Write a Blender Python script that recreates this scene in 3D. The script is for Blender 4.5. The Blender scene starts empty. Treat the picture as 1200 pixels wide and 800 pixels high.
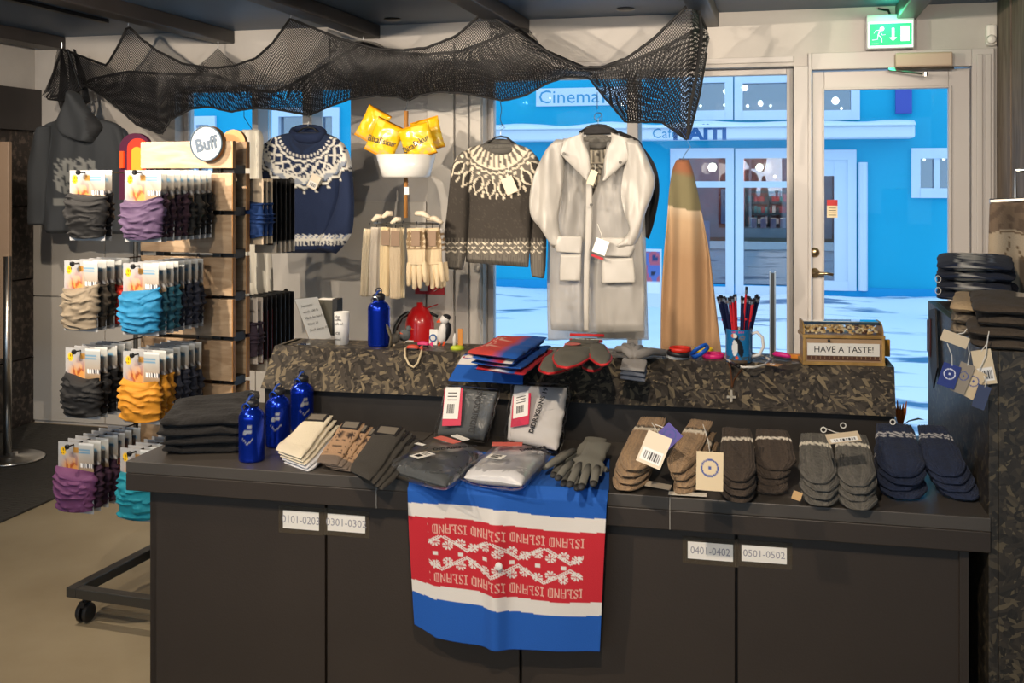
import bpy, math, random
import numpy as np
from math import sin, cos, pi, radians, sqrt, atan2, floor
from mathutils import Vector, Matrix, noise as mn

S = bpy.context.scene
COL = S.collection
R = random.Random(7)

# ------------------------------------------------------------------ camera
A = radians(14.14); F = 1250.0; CX, CY, EYE = 600.0, 210.0, 1.55
cd = bpy.data.cameras.new('camera'); cam = bpy.data.objects.new('camera', cd); COL.objects.link(cam)
cd.sensor_width = 36.0; cd.lens = F / 1200 * 36.0; cd.shift_y = (CY - 400) / 1200
cd.clip_start = 0.05; cd.clip_end = 200
cam.location = (0, 0, EYE); cam.rotation_euler = (pi / 2, 0, A)
S.camera = cam

# ------------------------------------------------------------------ world (blue dusk), exposure
w = bpy.data.worlds.new('dusk_sky'); S.world = w; w.use_nodes = True
bgn = w.node_tree.nodes['Background']
bgn.inputs[0].default_value = (0.46, 0.73, 1.0, 1); bgn.inputs[1].default_value = 1.62
S.view_settings.view_transform = 'Standard'; S.view_settings.look = 'None'
S.view_settings.exposure = 0.0; S.view_settings.gamma = 1.0

# ------------------------------------------------------------------ ceiling spots of the shop
def spot(name, loc, to, power, col=(1, .66, .36), size=70, rad=.03, blend=.6):
    l = bpy.data.lights.new(name, 'SPOT'); l.energy = power; l.color = col
    l.spot_size = radians(size); l.spot_blend = blend; l.shadow_soft_size = rad
    o = bpy.data.objects.new(name, l); COL.objects.link(o); o.location = loc
    o.rotation_euler = (Vector(to) - Vector(loc)).to_track_quat('-Z', 'Y').to_euler()
    return o
WARM = (1.0, .83, .64)
for loc_, to_, pw_, sz_ in (((-3.1, 2.6, 2.33), (.2, 5.86, 1.9), 290, 70), ((-2.5, 1.5, 2.33), (-2.2, 5.6, 1.5), 270, 75), ((.6, 2.7, 2.33), (-1.2, 5.86, 1.7), 190, 70), ((-3.0, 3.3, 2.33), (-3.9, 5.5, 1.7), 110, 80),
                            ((-.3, 2.6, 2.33), (-.1, 5.4, 1.5), 110, 70), ((-2.2, 1.7, 2.33), (-1.75, 3.4, 1.0), 50, 80), ((-1.6, .9, 2.33), (-1.1, 2.8, .8), 105, 75),
                            ((-.2, .7, 2.33), (-.1, 2.8, .8), 115, 75), ((-2.9, 2.9, 2.33), (-2.4, 3.4, 0), 90, 100), ((.9, 3.2, 2.33), (.6, 5.8, 1.9), 60, 90)):
    spot('spot_light', loc_, to_, pw_, WARM, sz_, .022)
al = bpy.data.lights.new('shop_fill', 'AREA'); al.energy = 42; al.size = 3; al.color = (1, .88, .78)  # added soft fill to lower the contrast, not a shop fixture
ao = bpy.data.objects.new('shop_fill', al); COL.objects.link(ao); ao.location = (-1.2, -1.0, 2.3); ao.rotation_euler = (radians(50), 0, 0)

# ------------------------------------------------------------------ rays
_f = (-sin(A), cos(A)); _r = (cos(A), sin(A))
def ray(px, py):
    u = (px - CX) / F
    return Vector((_f[0] + u * _r[0], _f[1] + u * _r[1], (CY - py) / F))
def PY(px, py, Y):
    r = ray(px, py); t = Y / r[1]; return Vector((r[0] * t, Y, EYE + r[2] * t))
def PX(px, py, X):
    r = ray(px, py); t = X / r[0]; return Vector((X, r[1] * t, EYE + r[2] * t))
def PZ(px, py, z):
    r = ray(px, py); t = (z - EYE) / r[2]; return Vector((r[0] * t, r[1] * t, z))

# ------------------------------------------------------------------ materials
def srgb(r, g, b):
    f = lambda c: (c / 255 / 12.92) if c / 255 <= .04045 else ((c / 255 + .055) / 1.055) ** 2.4
    return (f(r), f(g), f(b))
_m = {}
def mat(name, col=(.5, .5, .5), rough=.6, metal=0, var=0, vscale=8, bump=0, bscale=60, stretch=None, attr=False,
        emit=None, alpha=None, sheen=0, spec=.5, coat=0, wave=None, col2=None, thr=None):
    if name in _m: return _m[name]
    m = bpy.data.materials.new(name); m.use_nodes = True; _m[name] = m
    nt = m.node_tree; b = nt.nodes['Principled BSDF']; N = nt.nodes.new; L = nt.links.new
    b.inputs['Base Color'].default_value = (*col, 1); b.inputs['Roughness'].default_value = rough
    b.inputs['Metallic'].default_value = metal; b.inputs['Specular IOR Level'].default_value = spec
    if sheen: b.inputs['Sheen Weight'].default_value = sheen * .08
    if coat: b.inputs['Coat Weight'].default_value = coat; b.inputs['Coat Roughness'].default_value = .1
    tc = N('ShaderNodeTexCoord'); mp = N('ShaderNodeMapping'); L(tc.outputs['Object'], mp.inputs[0])
    if stretch: mp.inputs['Scale'].default_value = stretch
    src = None
    if attr:
        a = N('ShaderNodeAttribute'); a.attribute_name = 'Col'; src = a.outputs['Color']
        L(src, b.inputs['Base Color'])
    if var or col2:
        n = N('ShaderNodeTexNoise'); n.inputs['Scale'].default_value = vscale; n.inputs['Detail'].default_value = 5
        L(mp.outputs[0], n.inputs['Vector'])
        r = N('ShaderNodeValToRGB'); L(n.outputs['Fac'], r.inputs[0])
        lo, hi = thr or (.3, .7)
        r.color_ramp.elements[0].position = lo; r.color_ramp.elements[1].position = hi
        if col2:
            r.color_ramp.elements[0].color = (*col, 1); r.color_ramp.elements[1].color = (*col2, 1)
            L(r.outputs[0], b.inputs['Base Color'])
        else:
            r.color_ramp.elements[0].color = (1 - var,) * 3 + (1,); r.color_ramp.elements[1].color = (1 + 0 * var,) * 3 + (1,)
            x = N('ShaderNodeMix'); x.data_type = 'RGBA'; x.blend_type = 'MULTIPLY'; x.inputs[0].default_value = 1
            if src: L(src, x.inputs[6])
            else: x.inputs[6].default_value = (*col, 1)
            L(r.outputs[0], x.inputs[7]); L(x.outputs[2], b.inputs['Base Color'])
    if bump:
        n2 = N('ShaderNodeTexNoise'); n2.inputs['Scale'].default_value = bscale; n2.inputs['Detail'].default_value = 4
        L(mp.outputs[0], n2.inputs['Vector'])
        h = n2.outputs['Fac']
        if wave:
            wv = N('ShaderNodeTexWave'); wv.inputs['Scale'].default_value = wave[0]; wv.bands_direction = wave[1]
            wv.inputs['Distortion'].default_value = wave[2]; L(mp.outputs[0], wv.inputs['Vector']); h = wv.outputs['Fac']
        bp = N('ShaderNodeBump'); bp.inputs['Strength'].default_value = bump; bp.inputs['Distance'].default_value = .004
        L(h, bp.inputs['Height']); L(bp.outputs[0], b.inputs['Normal'])
    if emit:
        b.inputs['Emission Color'].default_value = (*emit[0], 1); b.inputs['Emission Strength'].default_value = emit[1]
    if alpha is not None: b.inputs['Alpha'].default_value = alpha
    return m
def glass(name, tint=(1, 1, 1), refl=.06, rough=.0):
    m = bpy.data.materials.new(name); m.use_nodes = True; nt = m.node_tree; nt.nodes.clear()
    N = nt.nodes.new; L = nt.links.new
    o = N('ShaderNodeOutputMaterial'); t = N('ShaderNodeBsdfTransparent'); t.inputs[0].default_value = (*tint, 1)
    g = N('ShaderNodeBsdfGlossy'); g.inputs['Roughness'].default_value = rough
    x = N('ShaderNodeMixShader'); fr = N('ShaderNodeFresnel'); fr.inputs[0].default_value = 1.2
    ma = N('ShaderNodeMath'); ma.operation = 'ADD'; ma.inputs[1].default_value = refl; L(fr.outputs[0], ma.inputs[0])
    L(ma.outputs[0], x.inputs[0]); L(t.outputs[0], x.inputs[1]); L(g.outputs[0], x.inputs[2]); L(x.outputs[0], o.inputs[0])
    return m
def osb(name, dark, mid, light, scale=1.0, rough=.45):
    m = bpy.data.materials.new(name); m.use_nodes = True; nt = m.node_tree; b = nt.nodes['Principled BSDF']
    N = nt.nodes.new; L = nt.links.new; tc = N('ShaderNodeTexCoord')
    nz = N('ShaderNodeTexNoise'); nz.inputs['Scale'].default_value = 9 * scale; nz.inputs['Detail'].default_value = 2
    L(tc.outputs['Object'], nz.inputs['Vector'])
    ad = N('ShaderNodeVectorMath'); ad.operation = 'MULTIPLY_ADD'; ad.inputs[1].default_value = (.05, .05, .05)
    L(nz.outputs['Color'], ad.inputs[0]); L(tc.outputs['Object'], ad.inputs[2])
    cols = []
    for rz, st in (((.1, .45, .3), (24, 70, 120)), ((.2, 1.35, .9), (28, 70, 140)), ((.1, 2.35, 2.2), (22, 70, 110))):
        m0 = N('ShaderNodeMapping'); m0.inputs['Rotation'].default_value = rz; L(ad.outputs[0], m0.inputs[0])
        mp = N('ShaderNodeMapping'); mp.inputs['Scale'].default_value = tuple(q * scale for q in st)
        L(m0.outputs[0], mp.inputs[0]); v = N('ShaderNodeTexVoronoi'); v.inputs['Scale'].default_value = 1.0
        L(mp.outputs[0], v.inputs['Vector']); sp = N('ShaderNodeSeparateColor'); L(v.outputs['Color'], sp.inputs[0]); cols.append(sp)
    m1 = N('ShaderNodeMath'); m1.operation = 'GREATER_THAN'; m1.inputs[1].default_value = .5; L(cols[0].outputs[1], m1.inputs[0])
    x1 = N('ShaderNodeMix'); L(m1.outputs[0], x1.inputs[0]); L(cols[1].outputs[0], x1.inputs[2]); L(cols[0].outputs[0], x1.inputs[3])
    m2 = N('ShaderNodeMath'); m2.operation = 'GREATER_THAN'; m2.inputs[1].default_value = .6; L(cols[2].outputs[1], m2.inputs[0])
    bw = N('ShaderNodeMix'); L(m2.outputs[0], bw.inputs[0]); L(x1.outputs[0], bw.inputs[2]); L(cols[2].outputs[0], bw.inputs[3])
    r = N('ShaderNodeValToRGB'); L(bw.outputs[0], r.inputs[0]); e = r.color_ramp.elements
    e[0].position = .12; e[0].color = (*dark, 1); e[1].position = 1.0; e[1].color = (*light, 1)
    q = e.new(.72); q.color = (*mid, 1)
    L(r.outputs[0], b.inputs['Base Color']); b.inputs['Roughness'].default_value = rough
    bp = N('ShaderNodeBump'); bp.inputs['Strength'].default_value = .5; bp.inputs['Distance'].default_value = .003
    L(bw.outputs[0], bp.inputs['Height']); L(bp.outputs[0], b.inputs['Normal'])
    return m
def wood(name, c1, c2, scale=3, rough=.5, stretch=(1, 1, 12)):
    m = bpy.data.materials.new(name); m.use_nodes = True; nt = m.node_tree; b = nt.nodes['Principled BSDF']
    N = nt.nodes.new; L = nt.links.new; tc = N('ShaderNodeTexCoord'); mp = N('ShaderNodeMapping')
    mp.inputs['Scale'].default_value = stretch; L(tc.outputs['Object'], mp.inputs[0])
    n = N('ShaderNodeTexNoise'); n.inputs['Scale'].default_value = scale; n.inputs['Detail'].default_value = 6; n.inputs['Distortion'].default_value = .8
    L(mp.outputs[0], n.inputs['Vector']); r = N('ShaderNodeValToRGB'); L(n.outputs['Fac'], r.inputs[0]); e = r.color_ramp.elements
    e[0].position = .35; e[0].color = (*c1, 1); e[1].position = .65; e[1].color = (*c2, 1)
    L(r.outputs[0], b.inputs['Base Color']); b.inputs['Roughness'].default_value = rough
    return m

# ------------------------------------------------------------------ mesh builder
class MB:
    def __init__(s): s.v = []; s.f = []; s.m = []; s.c = []
    def add(s, v, f, mi=0, c=None):
        o = len(s.v); s.v += [tuple(p) for p in v]; s.f += [tuple(i + o for i in q) for q in f]
        s.m += [mi] * len(f); s.c += (c if c is not None else [(1, 1, 1)] * len(v))
        return s
    def box(s, c, d, rz=0, mi=0, rot=None, col=None):
        x, y, z = d[0] / 2, d[1] / 2, d[2] / 2; M_ = rot if rot is not None else Matrix.Rotation(rz, 3, 'Z')
        v = [M_ @ Vector(p) + Vector(c) for p in ((-x, -y, -z), (x, -y, -z), (x, y, -z), (-x, y, -z), (-x, -y, z), (x, -y, z), (x, y, z), (-x, y, z))]
        return s.add(v, [(0, 3, 2, 1), (4, 5, 6, 7), (0, 1, 5, 4), (1, 2, 6, 5), (2, 3, 7, 6), (3, 0, 4, 7)], mi, None if col is None else [col] * 8)
    def bx(s, x0, x1, y0, y1, z0, z1, mi=0):
        return s.box(((x0 + x1) / 2, (y0 + y1) / 2, (z0 + z1) / 2), (abs(x1 - x0), abs(y1 - y0), abs(z1 - z0)), 0, mi)
    def loft(s, rings, mi=0, cap=True, closed=False, cols=None):
        n = len(rings[0]); v = [p for r in rings for p in r]; f = []
        k = len(rings)
        for i in range(k if closed else k - 1):
            a = i * n; b = ((i + 1) % k) * n
            for j in range(n):
                f.append((a + j, a + (j + 1) % n, b + (j + 1) % n, b + j))
        if cap and not closed:
            f.append(tuple(range(n - 1, -1, -1))); f.append(tuple((k - 1) * n + j for j in range(n)))
        return s.add(v, f, mi, cols)
    def tube(s, pts, r, n=8, mi=0, closed=False, flat=1.0):
        pts = [Vector(p) for p in pts]; rr = r if isinstance(r, (list, tuple)) else [r] * len(pts); rings = []; up = None
        for i, p in enumerate(pts):
            if closed: t = pts[(i + 1) % len(pts)] - pts[i - 1]
            else: t = pts[min(i + 1, len(pts) - 1)] - pts[max(i - 1, 0)]
            t.normalize()
            if up is None: up = Vector((0, 0, 1)) if abs(t.z) < .9 else Vector((1, 0, 0))
            a = t.cross(up)
            if a.length < 1e-4: a = t.cross(Vector((0, 1, 0)))
            a.normalize(); b = a.cross(t).normalized(); up = b
            rings.append([p + (a * cos(2 * pi * j / n) + b * sin(2 * pi * j / n) * flat) * rr[i] for j in range(n)])
        return s.loft(rings, mi, not closed, closed)
    def lathe(s, prof, c=(0, 0, 0), n=24, mi=0, M_=None):
        c = Vector(c); M_ = M_ or Matrix.Identity(3)
        rings = [[c + M_ @ Vector((max(r, 1e-4) * cos(2 * pi * j / n), max(r, 1e-4) * sin(2 * pi * j / n), z)) for j in range(n)] for r, z in prof]
        return s.loft(rings, mi)
    def prism(s, pts, off, mi=0):
        pts = [Vector(p) for p in pts]; off = Vector(off)
        return s.loft([pts, [p + off for p in pts]], mi)
    def sheet(s, fn, nu, nv, th, colfn=None, mi=0, nrm=None):
        """closed thin sheet, fn(u,v)->point; th = thickness along the surface normal (or nrm)"""
        P = [[Vector(fn(i / nu, j / nv)) for i in range(nu + 1)] for j in range(nv + 1)]
        Q = []
        for j in range(nv + 1):
            row = []
            for i in range(nu + 1):
                if nrm: n = Vector(nrm)
                else:
                    a = P[j][min(i + 1, nu)] - P[j][max(i - 1, 0)]; b = P[min(j + 1, nv)][i] - P[max(j - 1, 0)][i]
                    n = a.cross(b)
                    n = n.normalized() if n.length > 1e-9 else Vector((0, 0, 1))
                row.append(P[j][i] - n * th)
            Q.append(row)
        W = nu + 1; T = W * (nv + 1); v = [p for r in P for p in r] + [p for r in Q for p in r]; f = []
        for j in range(nv):
            for i in range(nu):
                a = j * W + i; f.append((a, a + 1, a + W + 1, a + W)); f.append((T + a, T + a + W, T + a + W + 1, T + a + 1))
        for i in range(nu):
            a = i; f.append((a, T + a, T + a + 1, a + 1)); a = nv * W + i; f.append((a, a + 1, T + a + 1, T + a))
        for j in range(nv):
            a = j * W; f.append((a, a + W, T + a + W, T + a)); a = j * W + nu; f.append((a, T + a, T + a + W, a + W))
        c = None
        if colfn:
            c1 = [tuple(colfn(i / nu, j / nv)) for j in range(nv + 1) for i in range(nu + 1)]; c = c1 + c1
        return s.add(v, f, mi, c)
    def mesh(s, name, mats, smooth=False):
        me = bpy.data.meshes.new(name); me.from_pydata(s.v, [], s.f); me.update()
        for m in (mats if isinstance(mats, (list, tuple)) else [mats]): me.materials.append(m)
        if len(me.materials) > 1: me.polygons.foreach_set('material_index', s.m)
        if any(c != (1, 1, 1) for c in s.c[:400]) or any(c != (1, 1, 1) for c in s.c[::37]):
            at = me.color_attributes.new('Col', 'FLOAT_COLOR', 'POINT')
            at.data.foreach_set('color', np.array([(*c, 1) for c in s.c], dtype=np.float32).ravel())
        if smooth: me.shade_smooth()
        return me
    def obj(s, name, mats, parent=None, smooth=False, bevel=0, autos=None, **k):
        me = s.mesh(name, mats, smooth); o = bpy.data.objects.new(name, me); COL.objects.link(o)
        if parent is not None: o.parent = parent; _rel(o, parent)
        _origin[o.name] = _origin.get(parent.name, Vector()) if parent is not None else Vector()
        if bevel:
            b = o.modifiers.new('bevel', 'BEVEL'); b.width = bevel; b.segments = 2; b.limit_method = 'ANGLE'; b.angle_limit = radians(40)
        for a, b in k.items(): o[a] = b
        return o
_origin = {}
def _rel(o, parent):
    # geometry is given in world space: shift it into the (unrotated) parent's space
    loc = _origin.get(parent.name)
    if loc is not None:
        o.data.transform(Matrix.Translation(-loc))
def thing(name, label, cat, loc=(0, 0, 0), group=None, kind=None, plain=False):
    o = bpy.data.objects.new(name, None); COL.objects.link(o); o.location = loc; o.empty_display_size = .05
    _origin[o.name] = Vector((0, 0, 0)) if plain else Vector(loc)
    if label: o['label'] = label
    if cat: o['category'] = cat
    if group: o['group'] = group
    if kind: o['kind'] = kind
    return o
def tag(o, label, cat, group=None):
    o['label'] = label; o['category'] = cat
    if group: o['group'] = group
    return o
def dup(o, parent=None):
    c = o.copy(); COL.objects.link(c)
    if parent is not None: c.parent = parent
    for ch in o.children: dup(ch, c)
    return c
def text(body, size, loc, mat_, parent, rot=(pi / 2, 0, 0), name='lettering', ext=.0006, align='CENTER', sx=1.0, M_=None, bold=0):
    cu = bpy.data.curves.new('t', 'FONT'); cu.body = body; cu.size = size; cu.align_x = align; cu.align_y = 'CENTER'
    cu.extrude = ext; cu.resolution_u = 2; cu.offset = bold
    t = bpy.data.objects.new('t', cu); COL.objects.link(t); dg = bpy.context.evaluated_depsgraph_get()
    me = bpy.data.meshes.new_from_object(t.evaluated_get(dg)); bpy.data.objects.remove(t); me.name = name
    from mathutils import Euler
    if M_ is None: M_ = Euler(rot).to_matrix()
    me.transform(Matrix.Translation(Vector(loc)) @ M_.to_4x4() @ Matrix.Diagonal((sx, 1, 1, 1)))
    me.materials.clear(); me.materials.append(mat_)
    o = bpy.data.objects.new(name, me); COL.objects.link(o)
    if parent is not None: o.parent = parent; _rel(o, parent)
    return o
def lerp(a, b, t): return a + (b - a) * t
def interp(pts, t):
    """smooth interpolation of a list of tuples by t in 0..1 (Catmull-Rom)"""
    n = len(pts) - 1; x = min(max(t, 0), 1) * n; i = min(int(x), n - 1); u = x - i
    p0 = pts[max(i - 1, 0)]; p1 = pts[i]; p2 = pts[i + 1]; p3 = pts[min(i + 2, n)]
    return tuple(.5 * ((2 * b) + (-a + c) * u + (2 * a - 5 * b + 4 * c - d) * u * u + (-a + 3 * b - 3 * c + d) * u ** 3) for a, b, c, d in zip(p0, p1, p2, p3))
def lobe(mb, rows, Y, th, N=40, M_=32, colfn=None, fold=None, mi=0, ends=.35, pw=.6, yfn=None):
    """closed soft body hung in the plane y=Y; rows of (xl,yl,xr,yr) in the reference frame, top to bottom"""
    rings = []; cols = []
    for k in range(N + 1):
        t = k / N; xl, yl, xr, yr = interp(rows, t)
        e = min(1, (min(t, 1 - t) / .08 + ends))
        ring = []
        for j in range(M_):
            a = 2 * pi * j / M_; q = (1 - cos(a)) / 2
            px = lerp(xl, xr, q); py = lerp(yl, yr, q)
            s_ = sin(a); d = th * e * (abs(s_) ** pw) * (1 if s_ > 0 else -1)
            if fold and s_ > 0: d += fold(px, py) * min(1, abs(s_) * 2)
            yy = Y if yfn is None else yfn(px, py)
            p = PY(px, py, yy); p.y -= d; ring.append(p); cols.append(tuple(colfn(px, py)) if colfn else (1, 1, 1))
        rings.append(ring)
    mb.loft(rings, mi, True, False, cols)
    return mb
def nz(x, y=0, z=0): return mn.noise(Vector((x, y, z)))
def holes(mb, axis, x0, x1, z0, z1, hl, y0, y1, mi=0):
    xs = sorted({x0, x1, *[h[0] for h in hl], *[h[1] for h in hl]}); zs = sorted({z0, z1, *[h[2] for h in hl], *[h[3] for h in hl]})
    for a, b in zip(xs, xs[1:]):
        run = None
        for c, d in zip(zs, zs[1:]):
            mx_, mz_ = (a + b) / 2, (c + d) / 2
            solid = not any(h[0] < mx_ < h[1] and h[2] < mz_ < h[3] for h in hl)
            if solid: run = (run[0], d) if run else (c, d)
            if (not solid or d == zs[-1]) and run:
                mb.bx(a, b, y0, y1, run[0], run[1], mi) if axis == 'y' else mb.bx(y0, y1, a, b, run[0], run[1], mi); run = None
    return mb
# ================================================================== STRUCTURE
W = 5.86; CZ = 2.45
def wx(px, Y=W): return PY(px, 200, Y).x
def wz(px, py, Y=W): return PY(px, py, Y).z
PLASTER = mat('wall_plaster', srgb(196, 192, 188), .85, var=.18, vscale=3, bump=.35, bscale=30)
PANELM = mat('painted_board', srgb(200, 196, 190), .55, var=.08, vscale=2, bump=.1)
CEILM = mat('ceiling_paint', srgb(70, 94, 122), .5, var=.15, vscale=2)
BEAMM = mat('beam_paint', srgb(58, 54, 54), .45, var=.3, vscale=4)
FRAMEM = mat('window_frame_paint', srgb(190, 186, 184), .45, var=.06, vscale=3)
FLOORM = mat('floor_concrete', srgb(134, 120, 95), .55, col2=srgb(160, 147, 121), vscale=1.6, bump=.12, bscale=120)
GLASS = glass('window_glass', (1, 1, 1), .0)
CLEAR = glass('clear_acrylic', (.96, .97, .98), .03)
OSB = osb('osb_dark', srgb(50, 46, 42), srgb(84, 77, 68), srgb(140, 126, 100))
BLACK = mat('black_plastic', srgb(22, 22, 24), .4)
STEEL = mat('brushed_steel', srgb(190, 188, 184), .28, metal=1)
DARKST = mat('dark_steel', srgb(84, 82, 78), .38, metal=.7)
WHITE = mat('white_paint', srgb(235, 233, 228), .45)
PAPER = mat('paper', srgb(238, 234, 226), .7)
INK = mat('black_ink', srgb(22, 22, 24), .6)
PENCILINK = mat('pencil_ink', srgb(150, 148, 156), .7)
KRAFT = mat('kraft_card', srgb(205, 184, 150), .7)

def struct(mb, name, m, parent=None, **k):
    o = mb.obj(name, m, parent, **k)
    if parent is None: o['kind'] = 'structure'
    return o
fl = struct(MB().bx(-7, 3.2, -3, 6.1, -.1, 0), 'floor', FLOORM)
ceil_ = struct(MB().bx(-7, 3.2, -3, 6.1, CZ, CZ + .1), 'ceiling', CEILM)
beams = [(-4.47, .16)] + [(wx(p), .115) for p in (265, 435, 609, 830)] + [(wx(1061), .10)]
beams += [(-5.5, .115)]
for bxx, bw in beams:
    struct(MB().bx(bxx - bw / 2, bxx + bw / 2, -3, W, 2.372, CZ), 'ceiling_beam', BEAMM, ceil_, bevel=.006)
tr = PY(120, 22, 5.2); tr.x = PZ(120, 22, CZ).x
struct(MB().bx(tr.x - .02, tr.x + .02, 2.0, PZ(123, 23, CZ).y, CZ - .02, CZ), 'ceiling_slot', BLACK, ceil_)
for px, py in ((460, 22), (733, 10)):
    c = PZ(px, py, CZ)
    d = MB().lathe([(.0, 0), (.045, 0), (.05, -.006), (.03, -.012), (.0, -.012)], (c.x, c.y, CZ), 20).obj('recessed_downlight', DARKST); tag(d, 'small round recessed downlight in the dark ceiling %s' % ('left of the hooks of the net' if px < 500 else 'above the white raincoat'), 'ceiling light')
# back wall with two windows and the door
W1 = (wx(205), wx(411), wz(400, 207), wz(400, 97)); W2 = (wx(566), wx(930), .22, wz(700, 83))
D1 = (wx(947), wx(1164), 0, wz(1050, 60))
bw_ = MB(); holes(bw_, 'y', -7, 1.3, 0, CZ, [W1, W2, D1], W, W + .22)
wall_back = struct(bw_, 'wall_back', PLASTER)
# painted lower panels left of the windows
x0, x1, x2, x3 = wx(41), wx(124), wx(300), wx(500)
zm = wz(60, 347)
for a, b, c, d in ((x0, x1, .02, zm - .004), (x0, x1, zm + .004, 1.85), (x1 + .006, x2, .02, zm - .004), (x1 + .006, x2, zm + .004, 1.42), (x2 + .006, x3, .02, 1.42)):
    struct(MB().bx(a, b, W - .015, W, c, d), 'wall_panel', PANELM, wall_back, bevel=.002)
for a, b in ((501, 533), (534, 550), (551, 565)):
    struct(MB().bx(wx(a) + .004, wx(b) - .002, W - .02, W, 0, 2.33), 'wall_board', PANELM, wall_back, bevel=.003)
# windows
def window(name, h, mull, fw=.05, midrail=None):
    x0, x1, z0, z1 = h
    fr = MB(); y0, y1 = W + .1, W + .16
    fr.bx(x0, x0 + fw, y0, y1, z0, z1).bx(x1 - fw, x1, y0, y1, z0, z1).bx(x0 + fw, x1 - fw, y0, y1, z0, z0 + fw).bx(x0 + fw, x1 - fw, y0, y1, z1 - fw, z1)
    o = struct(fr, name, FRAMEM, bevel=.004)
    for m0, m1 in mull: struct(MB().bx(m0, m1, W - .01, y1 + .002, z0, z1), 'window_post', FRAMEM, o, bevel=.004)
    ed = [x0 + fw] + [q for m in mull for q in m] + [x1 - fw]
    for a, b in zip(ed[::2], ed[1::2]):
        struct(MB().bx(a, b, W + .125, W + .131, z0 + fw, z1 - fw), 'pane', GLASS, o)
    struct(MB().bx(x0 - .02, x1 + .02, W - .04, W + .1, z0 - .03, z0), 'window_sill', FRAMEM, o, bevel=.004)
    return o
window('window_1', W1, [(wx(296), wx(303)), (wx(355), wx(366))], .03)
window('window_2', W2, [(wx(735), wx(748))], .035)
struct(MB().bx(wx(930), wx(947), W - .03, W + .2, 0, wz(940, 78)), 'trim_1', FRAMEM, bevel=.004)
struct(MB().bx(wx(566), wx(930), W - .012, W, wz(700, 79), wz(700, 72)), 'trim_2', FRAMEM, bevel=.004)
# door: frame, leaf, glass
df = MB(); zt = wz(1050, 60)
df.bx(D1[0], wx(951), W - .03, W + .2, 0, zt).bx(wx(1138), D1[1], W - .03, W + .2, 0, zt).bx(wx(951), wx(1138), W - .03, W + .2, wz(1050, 80), zt)
for a, b, c in ((1143, 1150, .012), (1153, 1160, .008)): df.bx(wx(a), wx(b), W - .03 - c, W - .03, 0, zt - .03)
door = struct(df, 'door_1', FRAMEM, bevel=.004)
g0, g1, gt = wx(966), wx(1112), wz(1050, 104)
lf = MB(); y0, y1 = W + .005, W + .055; l0, l1, lt = wx(952), wx(1137), wz(1050, 82)
lf.bx(l0, g0, y0, y1, .01, lt).bx(g1, l1, y0, y1, .01, lt).bx(g0, g1, y0, y1, gt, lt).bx(g0, g1, y0, y1, .01, .16)
struct(lf, 'door_leaf', FRAMEM, door, bevel=.004)
be = MB(); t_ = .012
be.bx(g0 - t_, g0, y0 - .012, y0, .16, gt + t_).bx(g1, g1 + t_, y0 - .012, y0, .16, gt + t_).bx(g0, g1, y0 - .012, y0, gt, gt + t_)
struct(be, 'glazing_bead', FRAMEM, door, bevel=.003)
struct(MB().bx(g0, g1, W + .02, W + .027, .16, gt), 'pane', GLASS, door)
BRASS = mat('aged_brass', srgb(170, 150, 120), .3, metal=1)
hd = MB(); p = PY(954.5, 295.5, y0); Rx = Matrix.Rotation(pi / 2, 3, 'X')
hd.lathe([(0, 0), (.026, 0), (.026, .008), (.016, .018), (0, .02)], p, 24, 0, Rx)
struct(hd, 'door_lock', BRASS, door, smooth=True)
hd = MB(); p = PY(954.5, 319.5, y0); hd.lathe([(0, 0), (.026, 0), (.024, .01), (.012, .014), (.011, .05), (0, .052)], p, 24, 0, Rx)
hd.tube([p + Vector((0, -.045, 0)), p + Vector((.03, -.05, 0)), p + Vector((.06, -.05, .001)), p + Vector((.092, -.047, -.004))], [.011, .01, .008, .009], 10)
struct(hd, 'door_handle', BRASS, door, smooth=True)
st = MB(); a = PY(969, 234, W + .018); b = PY(981.5, 255, W + .018)
st.bx(a.x, b.x, W + .016, W + .019, b.z, a.z)
s_ = struct(st, 'door_sticker', mat('sticker_cream', srgb(222, 205, 170), .6), door)
struct(MB().bx(a.x, b.x, W + .014, W + .0165, lerp(a.z, b.z, .33), a.z), 'sticker_header', mat('sticker_red', srgb(180, 30, 36), .6), s_)
for k in range(4): struct(MB().bx(a.x + .008, b.x - .008, W + .0135, W + .0165, lerp(a.z, b.z, .45 + k * .13), lerp(a.z, b.z, .48 + k * .13)), 'sticker_line', INK, s_)

# right wall boards, jogging out to the side nearer the camera
RX = wx(1168)
WOODR = wood('grey_brown_boards', srgb(84, 72, 62), srgb(120, 106, 94), 3, .7, (6, 6, 1))
wr = MB().bx(RX + .012, RX + .1, 3.55, W + .2, 0, CZ)
wall_right = struct(wr, 'wall_right', PLASTER)
struct(MB().bx(RX + .1, 3.1, 3.55, 3.65, 0, CZ), 'wall_2', PLASTER); struct(MB().bx(3.1, 3.2, -3, 3.65, 0, CZ), 'wall_3', PLASTER)
y = W
for k in range(14):
    wdt = .165 if k != 1 else .2
    struct(MB().bx(RX - .006 * (k % 2), RX + .012, y - wdt + .005, y, 0, CZ), 'wall_board', WOODR, wall_right, bevel=.003); y -= wdt
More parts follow.
